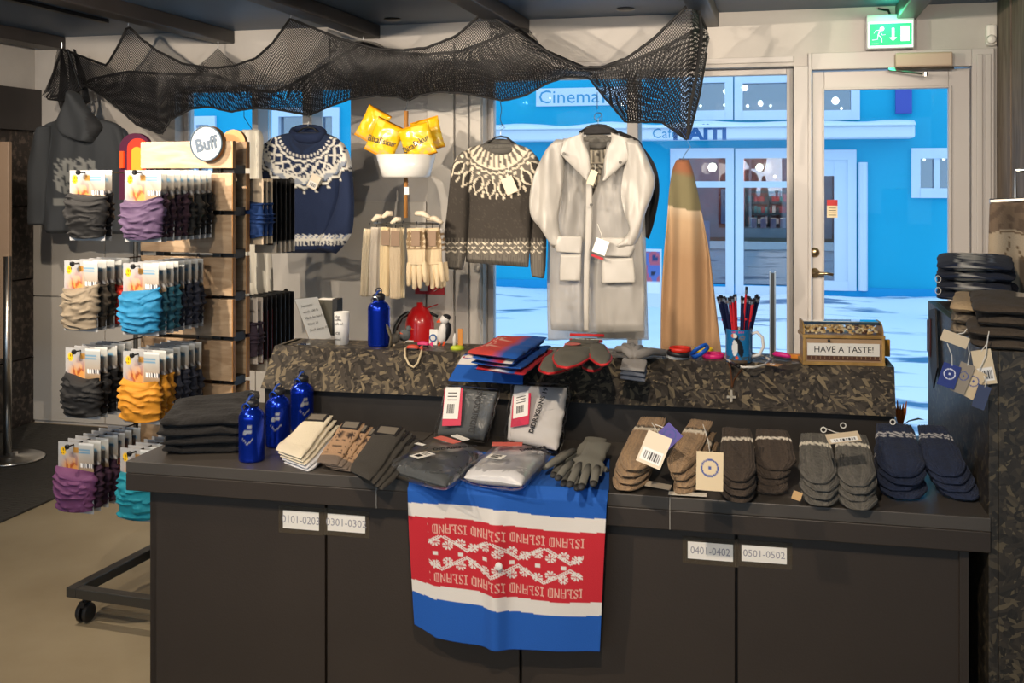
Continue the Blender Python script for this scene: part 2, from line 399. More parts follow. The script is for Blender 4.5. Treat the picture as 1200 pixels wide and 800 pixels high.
# left wall: plaster above, dark lintel, stone cladding below
LX = wx(41)
STONE = mat('dark_pebble_stone', srgb(48, 42, 40), .6, col2=srgb(96, 84, 76), vscale=26, thr=(.5, .62), bump=.5, bscale=20)
zb = PX(0, 101, LX).z; zc = PX(0, 151, LX).z
wl = MB().bx(LX - .2, LX, 2.5, W, zb, CZ).bx(-7.0, -6.9, -3, 2.5, 0, CZ).bx(-7, LX, 2.4, 2.5, 0, CZ)
wall_left = struct(wl, 'wall_left', PLASTER)
struct(MB().bx(LX - .2, LX + .05, 2.5, W, zc, zb), 'lintel_beam', BEAMM, wall_left)
for k, (a, b) in enumerate(((5.45, W), (2.5, 3.2))):
    zz = 0
    for h_ in (.42, .5, .46, .48):
        struct(MB().bx(LX - .2, LX - .002 * (k), a, b, zz + .003, min(zz + h_ - .003, zc)), 'stone_slab', STONE, wall_left, bevel=.004); zz += h_
struct(MB().bx(LX - .25, LX - .2, 2.5, W, 0, CZ), 'wall_1', BEAMM)
wf = MB(); holes(wf, 'y', -7, 3.2, 0, CZ, [(-6.4, -2.2, .8, 2.36), (-1.8, 2.8, .8, 2.36)], -3.1, -3); struct(wf, 'wall_front', PLASTER)  # unseen wall; its openings are added to let blue fill light in

# ================================================================== OUTSIDE
FY = 17.5; SZ = -.3
CYAN = mat('cyan_render', srgb(0, 170, 208), .75, var=.12, vscale=.6)
CYAND = mat('cyan_plinth', srgb(0, 150, 206), .75)
SNOW = mat('snow', srgb(232, 238, 245), .7, var=.1, vscale=1.2, bump=.6, bscale=6)
SLUSH = mat('wet_street', srgb(235, 240, 248), .5, col2=srgb(60, 110, 150), vscale=1.5, thr=(.56, .66), stretch=(.6, 1.6, 1), bump=.5, bscale=5)
TRIMO = mat('facade_trim', srgb(214, 222, 236), .6)
def fx(px): return PY(px, 200, FY).x
def fz(px, py): return PY(px, py, FY).z
bld = thing('cafe_building', 'cyan rendered building across the snowy street seen through the shop windows', 'building', (0, FY, SZ), kind=None)
wins = {'a': (800, 90, 857, 137), 'b': (863, 90, 930, 137), 'c': (936, 90, 1005, 137), 'd': (788, 178, 858, 342), 'e': (864, 178, 932, 342), 'f': (946, 180, 1001, 336), 'g': (1070, 178, 1125, 228), 'h': (322, 130, 362, 240), 'i': (371, 130, 397, 240), 'j': (226, 140, 252, 240)}
hl = {}
for k, (a, b, c, d) in wins.items():
    hl[k] = (fx(a), fx(c), fz((a + c) / 2, d), fz((a + c) / 2, b))
fw_ = MB(); holes(fw_, 'y', -20, 9, SZ, 7, list(hl.values()), FY, FY + .3); fw_.obj('facade_wall', CYAN, bld)
MB().bx(-20, 9, FY - .04, FY, SZ, SZ + .16).obj('plinth', CYAND, bld)
CAFEG = glass('cafe_glass', (.62, .78, .95), .22)
UPG = glass('upper_glass', (.45, .6, .8), .3)
DARKROOM = mat('cafe_back_wall', srgb(150, 80, 74), .8, var=.5, vscale=2)
BLUEROOM = mat('upper_room_wall', srgb(40, 78, 110), .8)
LAMPE = mat('lamp_glow', (1, .8, .5), .5, emit=((1, .72, .38), 14))
for k, (a0, a1, c0, c1) in hl.items():
    up = k in 'abcghij'; y0_ = FY + .02
    f = MB(); t = .1
    f.bx(a0 - .03, a0 + t, FY - .06, FY + .1, c0 - .05, c1 + .06).bx(a1 - t, a1 + .03, FY - .06, FY + .1, c0 - .05, c1 + .06)
    f.bx(a0 + t, a1 - t, FY - .06, FY + .1, c1 - t, c1 + .06).bx(a0 + t, a1 - t, FY - .08, FY + .1, c0 - .05, c0 + t)
    if k in 'de': zm_ = fz(860, 216); f.bx(a0 + t, a1 - t, FY - .04, FY + .1, zm_ - .05, zm_ + .05)
    if k in 'g': f.bx((a0 + a1) / 2 - .04, (a0 + a1) / 2 + .04, FY - .04, FY + .1, c0 + t, c1 - t)
    if k == 'f': f.bx(a0 + t, a0 + t + .06, FY - .03, FY + .09, c0 + t, c1 - t).bx(a1 - t - .2, a1 - t, FY - .03, FY + .09, c0 + t, c1 - t).bx(a0 + t + .06, a1 - t - .2, FY - .02, FY + .08, c1 - .35, c1 - t)
    fo = f.obj('cafe_door' if k == 'f' else 'window', TRIMO, bld)
    MB().bx(a0 + t, a1 - t, FY + .05, FY + .06, c0 + t, c1 - t).obj('pane', CAFEG if k in 'def' else UPG, fo)
    # room behind
    rm = MB(); dpt = 2.2 if k in 'def' else 1.2
    rm.bx(a0 - .1, a1 + .1, FY + .3 + dpt, FY + .35 + dpt, c0 - .1, c1 + .1).bx(a0 - .1, a1 + .1, FY + .3, FY + .3 + dpt, c0 - .15, c0 - .1).bx(a0 - .1, a1 + .1, FY + .3, FY + .3 + dpt, c1 + .1, c1 + .15)
    rm.bx(a0 - .15, a0 - .1, FY + .3, FY + .35 + dpt, c0 - .15, c1 + .15).bx(a1 + .1, a1 + .15, FY + .3, FY + .35 + dpt, c0 - .15, c1 + .15)
    rm.obj('room', DARKROOM if k in 'def' else BLUEROOM, bld)
    pts = {'d': [(835, 196, .16)], 'e': [(890, 196, .13), (908, 207, .05)], 'a': [(851, 107, .12), (849, 123, .05), (821, 124, .05)], 'b': [(876, 124, .06), (903, 124, .05)], 'c': [(979, 118, .14), (986, 127, .05)], 'g': [(1083, 187, .05), (1106, 186, .06)], 'h': [(335, 160, .05), (345, 148, .03)], 'i': [(385, 105, .1)]}.get(k, [])
    for px, py, r in pts:
        c = PY(px, py, FY + 1.0); s = r / 2.1
        if not (c0 + .05 < c.z < c1): continue
        lo = MB().lathe([(0, s), (s * .6, s * .8), (s, 0), (s * .6, -s * .8), (0, -s)], c, 12).obj('lamp', LAMPE, fo, smooth=True)
    if k in 'def':
        l = bpy.data.lights.new('cafe_lamp', 'POINT'); l.energy = 80 if k != 'f' else 36; l.color = (1, .6, .35); l.shadow_soft_size = .1
        lo = bpy.data.objects.new('cafe_lamp', l); COL.objects.link(lo); lo.location = ((a0 + a1) / 2, FY + 1.1, c1 - .25)
SHELF = [mat('cafe_shelf_dark', srgb(30, 52, 66), .6), mat('cafe_jar_teal', srgb(60, 130, 140), .5), mat('cafe_jar_white', srgb(200, 210, 220), .5), mat('cafe_wood', srgb(130, 90, 60), .6), mat('cafe_red', srgb(150, 50, 60), .6)]
cs = bld
sh = MB(); zf = lambda py: fz(890, py)
for py in (226, 240, 254, 268): sh.bx(fx(869), fx(925), FY + 1.5, FY + 1.9, zf(py) - .02, zf(py) + .02)
sh.bx(fx(869), fx(873), FY + 1.5, FY + 1.9, zf(290), zf(218)).bx(fx(898), fx(901), FY + 1.5, FY + 1.9, zf(290), zf(218))
sh.obj('shelf_frame', SHELF[0], cs)
sh = MB()
for py in (240, 254, 268):
    for k in range(12):
        xx = fx(872 + k * 4.6); hh = R.uniform(.08, .15); sh.bx(xx, xx + .05, FY + 1.52, FY + 1.6, zf(py) + .02, zf(py) + .02 + hh, R.randrange(5))
sh.obj('jars', SHELF, cs)['kind'] = 'stuff'
ct = bld
MB().bx(fx(862), fx(930), FY + 1.0, FY + 1.4, SZ, zf(270)).obj('counter_body', SHELF[0], ct)
for px in (878, 890, 902, 914): MB().bx(fx(px), fx(px + 7), FY + 1.0, FY + 1.15, zf(270), zf(258)).obj('box', SHELF[2], ct)
p2 = MB().bx(fx(843), fx(857), FY + .5, FY + .53, zf(264), zf(222)).obj('white_poster', SHELF[2], bld); 
# awning fascia with snow, signs
aw = thing('cafe_awning', 'pale awning fascia with snow on top running over the cafe windows', 'awning', (0, FY, 0))
az0, az1 = fz(800, 165), fz(800, 151)
MB().bx(-6.2, fx(1068), FY - .5, FY, az0, az1).obj('fascia', mat('awning_cloth', srgb(222, 226, 236), .7), aw, bevel=.03)
def snowtop(u, v):
    x = lerp(-6.2, fx(1068), u); return (x, FY - .55 + .6 * v, az1 + .02 + .07 * (1 - (2 * v - 1) ** 2) + .06 * nz(x * 1.3, 3) * sin(pi * v))
MB().sheet(snowtop, 60, 6, .03, nrm=(0, 0, 1)).obj('snow_cap', SNOW, aw, smooth=True)
HB = mat('sign_blue', srgb(40, 92, 150), .6); HB2 = mat('sign_teal', srgb(70, 150, 190), .6)
text('HAÏTI', .27, (fx(819) + .05, FY - .505, (az0 + az1) / 2 - .01), HB, aw, sx=1.25, bold=.012)
text('Cafe', .22, (fx(783), FY - .505, (az0 + az1) / 2), HB2, aw)
cs2 = thing('cinema_sign', 'white board reading Cinema high on the cyan facade', 'sign', (0, FY, 0))
MB().bx(fx(629), fx(741), FY - .05, FY, fz(680, 124), fz(680, 103)).obj('sign_board', TRIMO, cs2)
text('Cinema', .31, (fx(667), FY - .052, fz(680, 114)), HB2, cs2, sx=1.08)
text('No', .22, (fx(716), FY - .052, fz(680, 116)), HB2, cs2, bold=.01)
hb = MB().bx(fx(1049), fx(1068), FY - .08, FY, fz(1060, 133), fz(1060, 96)).obj('hanging_signboard', mat('sign_violet', srgb(70, 80, 170), .6)); tag(hb, 'small violet signboard high on the cyan facade right of the awning', 'sign')
dp = MB().tube([(fx(1011), FY - .06, fz(1011, 340)), (fx(1011), FY - .06, fz(1011, 190))], .07, 8).obj('downpipe', TRIMO); tag(dp, 'pale downpipe on the cyan facade beside the cafe door', 'pipe')
# street
def streetz(x, y):
    z = SZ + .03 * nz(x * .8, y * .8) + .02 * nz(x * 3, y * 3, 5)
    z += .16 * math.exp(-((y - (FY - .9)) / .7) ** 2) * (.6 + nz(x * .5, 9))
    z += .22 * math.exp(-((y - 9.6) / 1.2) ** 2) * (.55 + nz(x * .45, 2) * .9)
    return z
stt = MB().sheet(lambda u, v: (lerp(-20, 9, u), lerp(6.2, FY, v), streetz(lerp(-20, 9, u), lerp(6.2, FY, v))), 150, 60, .1, nrm=(0, 0, 1)).obj('snowy_street', SLUSH, smooth=True)
stt['kind'] = 'structure'
ab = thing('pavement_sign', 'small a-board poster standing in the snow beside the raincoat', 'sign', (0, 13, 0))
q0 = PY(755, 345, 13); q1 = PY(775, 292, 13)
MB().bx(q0.x, q1.x, 13, 13.05, q0.z - .15, q1.z).obj('board', TRIMO, ab)
def abc(u, v):
    return srgb(*( (236, 238, 246) if v < .28 else [(40, 60, 110), (190, 90, 110), (90, 110, 180), (30, 34, 60)][int((nz(u * 2.5, v * 3, 1) * 2 + 2)) % 4]))
MB().sheet(lambda u, v: (lerp(q0.x + .02, q1.x - .02, u), 12.995, lerp(q0.z + .02, q1.z - .03, v)), 12, 20, .004, abc).obj('poster', mat('attr_paper', attr=True, rough=.6), ab)

# ================================================================== things on the back wall
ex = thing('exit_sign', 'lit green emergency exit sign above the door', 'sign', tuple(PY(1043, 55, W - .1)))
a = PY(1015.5, 17.5, W - .08); b = PY(1071.5, 56, W - .08)
MB().bx(a.x, b.x, W - .08, W, b.z, a.z).obj('housing', mat('sign_housing', srgb(190, 190, 196), .5), ex, bevel=.004)
f0 = PY(1017.5, 26, W - .085); f1 = PY(1070, 54.5, W - .085)
MB().bx(f0.x, f1.x, W - .084, W - .078, f1.z, f0.z).obj('light_rim', mat('lit_white', (.7, 1, .8), .5, emit=((.62, 1, .78), 1.0)), ex)
gx = lambda px: PY(px, 40, W - .086).x
gz = lambda py: PY(1043, py, W - .086).z
MB().bx(gx(1019), gx(1068.5), W - .088, W - .0835, gz(53), gz(27.5)).obj('green_panel', mat('lit_green', (0, .5, .16), .5, emit=((.0, .55, .16), .95)), ex)
LW = mat('lit_pictogram', (.9, 1, .95), .5, emit=((.85, 1, .92), .95))
pg = MB(); Yp = W - .0885
def pp(px, py): return Vector((gx(px), Yp, gz(py)))
def poly(mb, pts, th=.002): mb.prism([pp(*q) for q in pts], (0, -th, 0))
poly(pg, [(1055.5, 31), (1065.5, 31), (1065.5, 48.5), (1055.5, 48.5)]); poly(pg, [(1045, 33), (1048, 33), (1048, 44), (1051, 44), (1046.5, 48), (1042, 44), (1045, 44)])
pg.obj('door_and_arrow', LW, ex)
pg = MB(); pg.lathe([(0, 0), (.011, 0), (.011, .002), (0, .002)], pp(1033.5, 33.5), 14, 0, Rx)
for st_, r_ in (([(1031, 35), (1029, 41)], .011), ([(1031, 35), (1026, 35.5), (1024, 39)], .0055), ([(1031, 36), (1034, 41), (1037.5, 40.5)], .0055), ([(1029, 41), (1028, 46), (1022, 46.5)], .0065), ([(1029.5, 41), (1033, 44), (1033.5, 49.5)], .0065), ([(1022, 51), (1029, 51)], .005)):
    pg.tube([pp(*q) for q in st_], r_, 6, flat=.25)
pg.obj('running_figure', LW, ex)
MB().tube([PY(1029, 10, W - .02), PY(1036, 11.5, W - .03), PY(1041, 12, W - .03), PY(1043, 17.5, W - .04)], .006, 6).obj('cable', BLACK, ex)
gl = bpy.data.lights.new('exit_sign_light', 'POINT'); gl.energy = 1.0; gl.color = (.1, 1, .45); gl.shadow_soft_size = .05
go = bpy.data.objects.new('exit_sign_light', gl); COL.objects.link(go); go.location = PY(1043, 22, W - .16)
dc = thing('door_closer', 'beige door closer box with a steel arm above the glass door', 'door closer', tuple(PY(1080, 79, W - .06)))
a = PY(1049, 62.5, W - .07); b = PY(1116, 77.5, W - .07)
MB().bx(a.x, b.x, W - .09, W - .02, b.z, a.z).obj('closer_body', mat('closer_paint', srgb(186, 166, 146), .45), dc, bevel=.008)
arm = MB(); arm.tube([PY(1041, 81, W - .05), PY(1118, 79.5, W - .06)], .007, 6); arm.tube([PY(1042, 82, W - .06), PY(1086, 87, W - .1)], .006, 6)
arm.lathe([(0, -.01), (.014, -.01), (.014, .01), (0, .01)], PY(1084, 87, W - .1), 10); arm.obj('closer_arm', STEEL, dc)
pr = thing('motion_sensor', 'small white motion sensor in the corner above the door frame', 'sensor', tuple(PY(1162, 53, W - .05)))
a = PY(1156, 28, W - .05); b = PY(1169, 53, W - .05)
MB().bx(a.x, b.x, W - .05, W, b.z, a.z).obj('sensor_body', WHITE, pr, bevel=.015)
MB().lathe([(0, .012), (.018, .008), (.024, 0)], PY(1162, 46, W - .05), 14, 0, Rx).obj('sensor_lens', WHITE, pr, smooth=True)
# red fire point sign and extinguisher
fs = thing('fire_sign', 'small red fire extinguisher sign on the pale wall behind the hanging gloves', 'sign', tuple(PY(504, 345, W - .02)))
a = PY(487, 317, W - .02); b = PY(521, 345, W - .02)
MB().bx(a.x, b.x, W - .028, W - .02, b.z, a.z).obj('sign_plate', mat('sign_red', srgb(190, 30, 40), .5), fs)
c = MB(); u = lambda px, py: PY(px, py, W - .029)
for (p_, q_, r_, s_2) in ((492, 330, 501, 341),): c.bx(u(p_, 0).x, u(r_, 0).x, W - .031, W - .028, u(500, s_2).z, u(500, q_).z)
c.obj('pictogram', PAPER, fs)
MB().tube([u(509, 341), u(514, 338), u(517, 334)], .006, 6, flat=.3).obj('pictogram', PAPER, fs)
MB().tube([u(509, 336), u(513, 333), u(516, 329)], .006, 6, flat=.3).obj('pictogram', PAPER, fs)
ef = thing('fire_extinguisher', 'red fire extinguisher with black hose and lever behind the shelf', 'fire extinguisher', tuple(PY(492, 400, W - .12)))
RED = mat('extinguisher_red', srgb(206, 24, 28), .28, coat=.5)
EY = W - .18; c = PY(492, 390, EY); base = c.copy(); rr = (PY(508.5, 390, EY).x - PY(476, 390, EY).x) / 2
zt_ = PY(492, 372, EY).z
MB().lathe([(0, zt_ - .42), (rr * .95, zt_ - .42), (rr, zt_ - .40), (rr, zt_ - .03), (rr * .85, zt_ + .02), (rr * .5, zt_ + .055), (rr * .22, zt_ + .065), (rr * .2, zt_ + .085), (0, zt_ + .085)], (c.x, c.y, 0), 32).obj('cylinder', RED, ef, smooth=True)
MB().bx(c.x - rr * .8, c.x - rr * .1, c.y - rr * 1.02, c.y - rr * .8, PY(484, 401, EY).z, PY(484, 396, EY).z).obj('instruction_label', PAPER, ef)
lv = MB(); lv.tube([PY(486, 367, EY - .01), PY(500, 361, EY - .01), PY(513, 356.5, EY - .01)], [.012, .009, .007], 8, flat=.4); lv.obj('lever', RED, ef)
lv = MB(); lv.tube([PY(493, 368, EY), PY(505, 367, EY), PY(513, 371, EY)], .008, 8).tube([PY(491, 376, EY), PY(491, 366, EY)], .018, 10); lv.obj('valve', BLACK, ef, smooth=True)
ho = MB(); ho.tube([PY(485, 368, EY - .01), PY(478, 367, EY - .03), PY(470, 372, EY - .05), PY(464, 383, EY - .08), PY(460, 400, EY - .08), PY(458, 420, EY - .08)], .013, 10); ho.obj('hose', BLACK, ef, smooth=True)
MB().bx(c.x - .03, c.x + .03, EY + rr, W, zt_ - .1, zt_ + .0).obj('wall_bracket', DARKST, ef)
# ================================================================== FURNITURE
CT = .83
GREYP = mat('charcoal_melamine', srgb(56, 48, 41), .42, var=.12, vscale=5, bump=.08, bscale=200)
TOPM = mat('charcoal_top', srgb(76, 71, 66), .38, var=.14, vscale=6)
cl = PZ(147, 540, CT); cr = PZ(1162, 607, CT); cu_ = (cr - cl).normalized(); cv_ = Vector((-cu_.y, cu_.x, 0)); CL = (cr - cl).length
Rc = Matrix.Rotation(atan2(cu_.y, cu_.x), 3, 'Z')
def C(u, v, z=0): return cl + cu_ * u + cv_ * v + Vector((0, 0, z - CT))
def cu(px, v=0):
    r = ray(px, 500); # intersect vertical plane v with the ray in plan
    o = C(0, v, 0); d = Vector((r[0], r[1], 0)); den = d.x * cu_.y - d.y * cu_.x
    t = (o.x * cu_.y - o.y * cu_.x) / den
    p = d * t; return (p - Vector((o.x, o.y, 0))).dot(cu_)
def cbox(mb, u0, u1, v0, v1, z0, z1, mi=0):
    return mb.box(C((u0 + u1) / 2, (v0 + v1) / 2, (z0 + z1) / 2), (u1 - u0, v1 - v0, z1 - z0), 0, mi, Rc)
DEP = .74
wt = thing('worktop', 'long charcoal worktop with a deep front edge carrying the goods', 'worktop', tuple(C(0, 0, CT - .075)))
ed = [0, cu(441), cu(785), CL]
for a, b in zip(ed, ed[1:]):
    m = MB(); cbox(m, a + .001, b - .001, 0, DEP, CT - .03, CT); m.obj('top_board', TOPM, wt, bevel=.002)
    m = MB(); cbox(m, a + .001, b - .001, 0, .02, CT - .075, CT - .0305); m.obj('front_edge', GREYP, wt, bevel=.002)
for px in (441, 785):
    m = MB(); cbox(m, cu(px) - .001, cu(px) + .001, -.0008, .01, CT - .074, CT - .001); m.obj('joint', mat('joint_light', srgb(150, 146, 138), .6), wt)
v0 = .035; s0 = cu(176, v0); s4 = cu(1134, v0)
cab = thing('counter_cabinet', 'charcoal cabinet with four tall doors and small taped paper labels under the worktop', 'cabinet', tuple(C(0, v0, 0)))
m = MB(); cbox(m, s0, s0 + .018, v0, DEP - .02, .0, CT - .031); m.obj('side_panel', GREYP, cab)
m = MB(); cbox(m, s4 - .018, s4, v0 - .01, DEP - .02, .0, CT - .031); m.obj('side_panel', GREYP, cab)
m = MB(); cbox(m, s0 + .018, s4 - .018, v0 + .03, DEP - .03, .0, CT - .04); m.obj('carcass', BLACK, cab)
seams = [176, 382, 610, 863, 1129]; labs = {0: ((332, 599), (374, 620), '0101-0203'), 1: ((384, 603), (428, 623), '0301-0302'), 2: ((806, 636), (859, 656), '0401-0402'), 3: ((869, 640), (922, 659), '0501-0502')}
TAPE = mat('old_tape', srgb(98, 88, 74), .25, alpha=.5)
for i in range(4):
    a, b = cu(seams[i], v0), cu(seams[i + 1], v0)
    m = MB(); cbox(m, a + (.003 if i else .001), b - .003, v0, v0 + .018, .06, CT - .077); dd = m.obj('door', GREYP, cab, bevel=.0015)
    (ax, ay), (bx_, by), tx = labs[i]
    ua, ub = cu(ax, v0), cu(bx_, v0); P_ = C((ua + ub) / 2, v0 - .001, 0); r = ray((ax + bx_) / 2, ay); tt = P_.y / r[1]; za = EYE + r[2] * tt; r = ray((ax + bx_) / 2, by); zb_ = EYE + r[2] * tt
    m = MB(); cbox(m, ua - .012, ub + .012, v0 - .0008, v0, zb_ - .012, za + .012); m.obj('tape', TAPE, dd)
    m = MB(); cbox(m, ua, ub, v0 - .0016, v0 - .0008, zb_, za); m.obj('paper_label', PAPER, dd)
    text(tx, (za - zb_) * .62, C((ua + ub) / 2, v0 - .0018, (za + zb_) / 2), PENCILINK, dd, M_=Rc @ Matrix.Rotation(pi / 2, 3, 'X'), ext=.0002, sx=.95 if i % 2 else .86)
m = MB(); cbox(m, s0 + .01, s4 - .01, v0 + .05, v0 + .07, 0, .06); m.obj('plinth', BLACK, cab)

# raised sloping OSB display shelf
SH = 1.04
osbs = thing('display_shelf', 'raised shelf of dark stained chipboard with a sloping front on the worktop', 'shelf', (-.6, 2.95, CT))
bl, br_ = PZ(305, 455, .94), PZ(1050, 488, .94); tl, tr_ = PZ(322, 405, SH), PZ(1048, 430, SH)
su = (br_ - bl).normalized(); sv = Vector((-su.y, su.x, 0)); n_ = Vector((0, 0, 1))
def quadslab(q, th): return MB().prism([Vector(p) for p in q], th)
quadslab([bl, br_, tr_, tl], sv * .018 + n_ * -.004).obj('sloped_front', OSB, osbs)
BK = .16
quadslab([tl, tr_, tr_ + sv * BK, tl + sv * BK], (0, 0, -.016)).obj('top_board', OSB, osbs)
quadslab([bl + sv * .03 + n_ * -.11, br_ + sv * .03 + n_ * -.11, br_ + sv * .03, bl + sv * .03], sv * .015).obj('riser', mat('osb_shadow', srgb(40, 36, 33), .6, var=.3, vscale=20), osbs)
for P0, P1, k in ((bl, tl, 1), (br_, tr_, -1)):
    e = su * (.012 * k)
    quadslab([P0 + e + sv * .02, P1 + e + sv * .02, P1 + e + sv * BK, P0 + e + sv * (BK + .2)], su * .014 * k).obj('side_board', OSB, osbs)
    quadslab([P0 + e + sv * .05, P0 + e + sv * .4, P0 + e + sv * .4 + n_ * -.11, P0 + e + sv * .05 + n_ * -.11], su * .014 * k).obj('side_foot', OSB, osbs)

# tall OSB display box at the right
BZ = 1.185; BX = .43; BY0 = 2.455; BY1 = 3.42
ob = thing('display_box', 'tall dark chipboard display box at the right end of the counter', 'display box', (BX + .4, BY0, 0))
OSBR = osb('osb_right', srgb(36, 33, 28), srgb(56, 50, 42), srgb(96, 86, 66), 1.0)
MB().bx(BX, BX + .02, BY0, BY1, 0, BZ).obj('side_board', OSBR, ob, bevel=.002)
MB().bx(BX + .02, BX + .78, BY0, BY0 + .02, 0, BZ).obj('front_board', OSBR, ob, bevel=.002)
MB().bx(BX + .02, BX + .78, BY0 + .02, BY1, BZ - .02, BZ).obj('top_board', OSBR, ob, bevel=.002)
MB().bx(BX + .76, BX + .78, BY0 + .02, BY1, 0, BZ - .02).obj('side_board', OSBR, ob)
MB().bx(BX + .02, BX + .76, BY1 - .02, BY1, 0, BZ - .02).obj('back_board', OSBR, ob)
# low grey platform behind the counter by the door
g1_ = PY(1085, 500, 4.1)
pf = MB().bx(-.0, .42, 4.1, 4.55, 0, EYE - (470 - 210) / 1250 * 4.3).obj('low_plinth', mat('grey_plinth', srgb(92, 100, 112), .5), bevel=.004); tag(pf, 'low grey plinth on the floor between the shelf and the glass door', 'plinth')

# ---------------------------------------------------------------- the rack
RA = radians(-4); Rr = Matrix.Rotation(RA, 3, 'Z')
pc = PZ(166, 655, .10)
# rack plan: right end of front planks seen at x=272
RY = 3.55
ro = PY(272, 200, RY); ro.z = 0
PW = .40
RO = ro - Rr @ Vector((PW / 2, 0, 0))     # middle of the plank fronts
def K(x, y, z): return RO + Rr @ Vector((x, y, 0)) + Vector((0, 0, z))
WOODB = wood('pale_rack_wood', srgb(158, 132, 104), srgb(184, 160, 132), 2.5, .5, (3, 3, 16))
WOODE = mat('plank_edge', srgb(184, 130, 72), .5, var=.1, vscale=6)
rack = thing('display_rack', 'wheeled wooden display rack with horizontal planks and long black hooks', 'display rack', tuple(K(0, .06, 0)))
def kbox(mb, x0, x1, y0, y1, z0, z1, mi=0): return mb.box(K((x0 + x1) / 2, (y0 + y1) / 2, (z0 + z1) / 2), (x1 - x0, y1 - y0, z1 - z0), 0, mi, Rr)
def rz(py, Y=RY): return EYE + (CY - py) / F * (K(.2, 0, 0).dot(Vector((_f[0], _f[1], 0))))
ptop = [(165, 197), (203, 247), (252, 297), (302, 347), (351, 395), (400, 447), (452, 496), (500, 546), (550, 596)]
for i, (a, b) in enumerate(ptop):
    m = MB(); kbox(m, -PW / 2, PW / 2, 0, .02, rz(b), rz(a)); m.obj('plank', [WOODB], rack, bevel=.002)
    m = MB(); kbox(m, PW / 2 - .001, PW / 2 + .0025, .0, .02, rz(b), rz(a)); m.obj('plank_edge', WOODE, rack)
    m = MB(); kbox(m, -PW / 2, PW / 2, .095, .115, rz(b), rz(a)); m.obj('plank', [WOODB], rack, bevel=.002)
    m = MB(); kbox(m, PW / 2 - .001, PW / 2 + .0025, .095, .115, rz(b), rz(a)); m.obj('plank_edge', WOODE, rack)
    m = MB(); kbox(m, PW / 2 - .05, PW / 2 - .004, .02, .095, rz(b) - .02, rz(b) + .012); m.obj('spacer', BLACK, rack)
# posts and base
xp = (-PW / 2 + .06, PW / 2 - .09)
for x in xp:
    m = MB(); kbox(m, x - .018, x + .018, .035, .08, .13, rz(185)); m.obj('post', DARKST, rack, bevel=.003)
bh = (.10, .135)
for x in (-.205, .25):
    m = MB(); kbox(m, x - .02, x + .02, -.37, .42, *bh); m.obj('base_bar', DARKST, rack, bevel=.003)
for y in (-.35, .06, .40):
    m = MB(); kbox(m, -.185, .23, y - .02, y + .02, *bh); m.obj('base_bar', DARKST, rack, bevel=.003)
for x in (-.185, .23):
    for y in (-.32, .37):
        c = K(x, y, 0); m = MB()
        for s in (-1, 1):
            m.lathe([(0, -.008), (.03, -.008), (.034, -.003), (.034, .003), (.03, .008), (0, .008)], c + Vector((s * .013, 0, .036)), 20, 0, Matrix.Rotation(pi / 2, 3, 'Y'))
        m.tube([c + Vector((-.02, 0, .036)), c + Vector((.02, 0, .036))], .008, 8)
        q = m.obj('caster', BLACK, rack, smooth=False)
        MB().tube([c + Vector((0, 0, .05)), c + Vector((0, 0, .102))], .01, 8).box(c + Vector((0, 0, .066)), (.022, .04, .02)).obj('caster_fork', BLACK, q)
# round sign on the top plank
sc = PY(242, 168, RY - .05); BR = .066
sd = thing('round_sign', 'round wooden sign reading Buff fixed on the top plank of the rack', 'sign', tuple(sc))
MY = Matrix.Rotation(pi / 2, 3, 'X')
sc = K(-.0, -.03, 0); sc = Vector((PY(242, 168, sc.y).x, sc.y, PY(242, 168, sc.y).z))
sd.location = sc; _origin[sd.name] = sc.copy()
MB().lathe([(0, 0), (BR, 0), (BR, -.028), (0, -.028)], sc, 40, 0, MY).obj('wooden_disc', WOODE, sd)
MB().tube([sc + Vector((BR * .96 * cos(q / 40 * 2 * pi), -.002, BR * .96 * sin(q / 40 * 2 * pi))) for q in range(40)], .0035, 6, 0, True).obj('dark_rim', mat('slate_ink', srgb(70, 88, 104), .6), sd)
MB().lathe([(0, 0), (BR * .92, 0), (BR * .92, .003), (0, .003)], sc, 40, 0, MY).obj('pale_face', mat('sign_face', srgb(172, 180, 188), .6), sd)
text('Buff', .066, sc + Vector((0, -.0036, -.004)), mat('slate_ink2', srgb(66, 84, 104), .6), sd, rot=(pi / 2, radians(-12), 0), bold=.0022, sx=.86)
bd = MB().lathe([(0, 0), (.05, 0), (.05, -.02), (0, -.02)], K(PW / 2 - .06, .1, rz(166)), 32, 0, MY).obj('wooden_disc_sign', WOODE); tag(bd, 'plain back of a round wooden sign on the rear of the rack', 'sign')

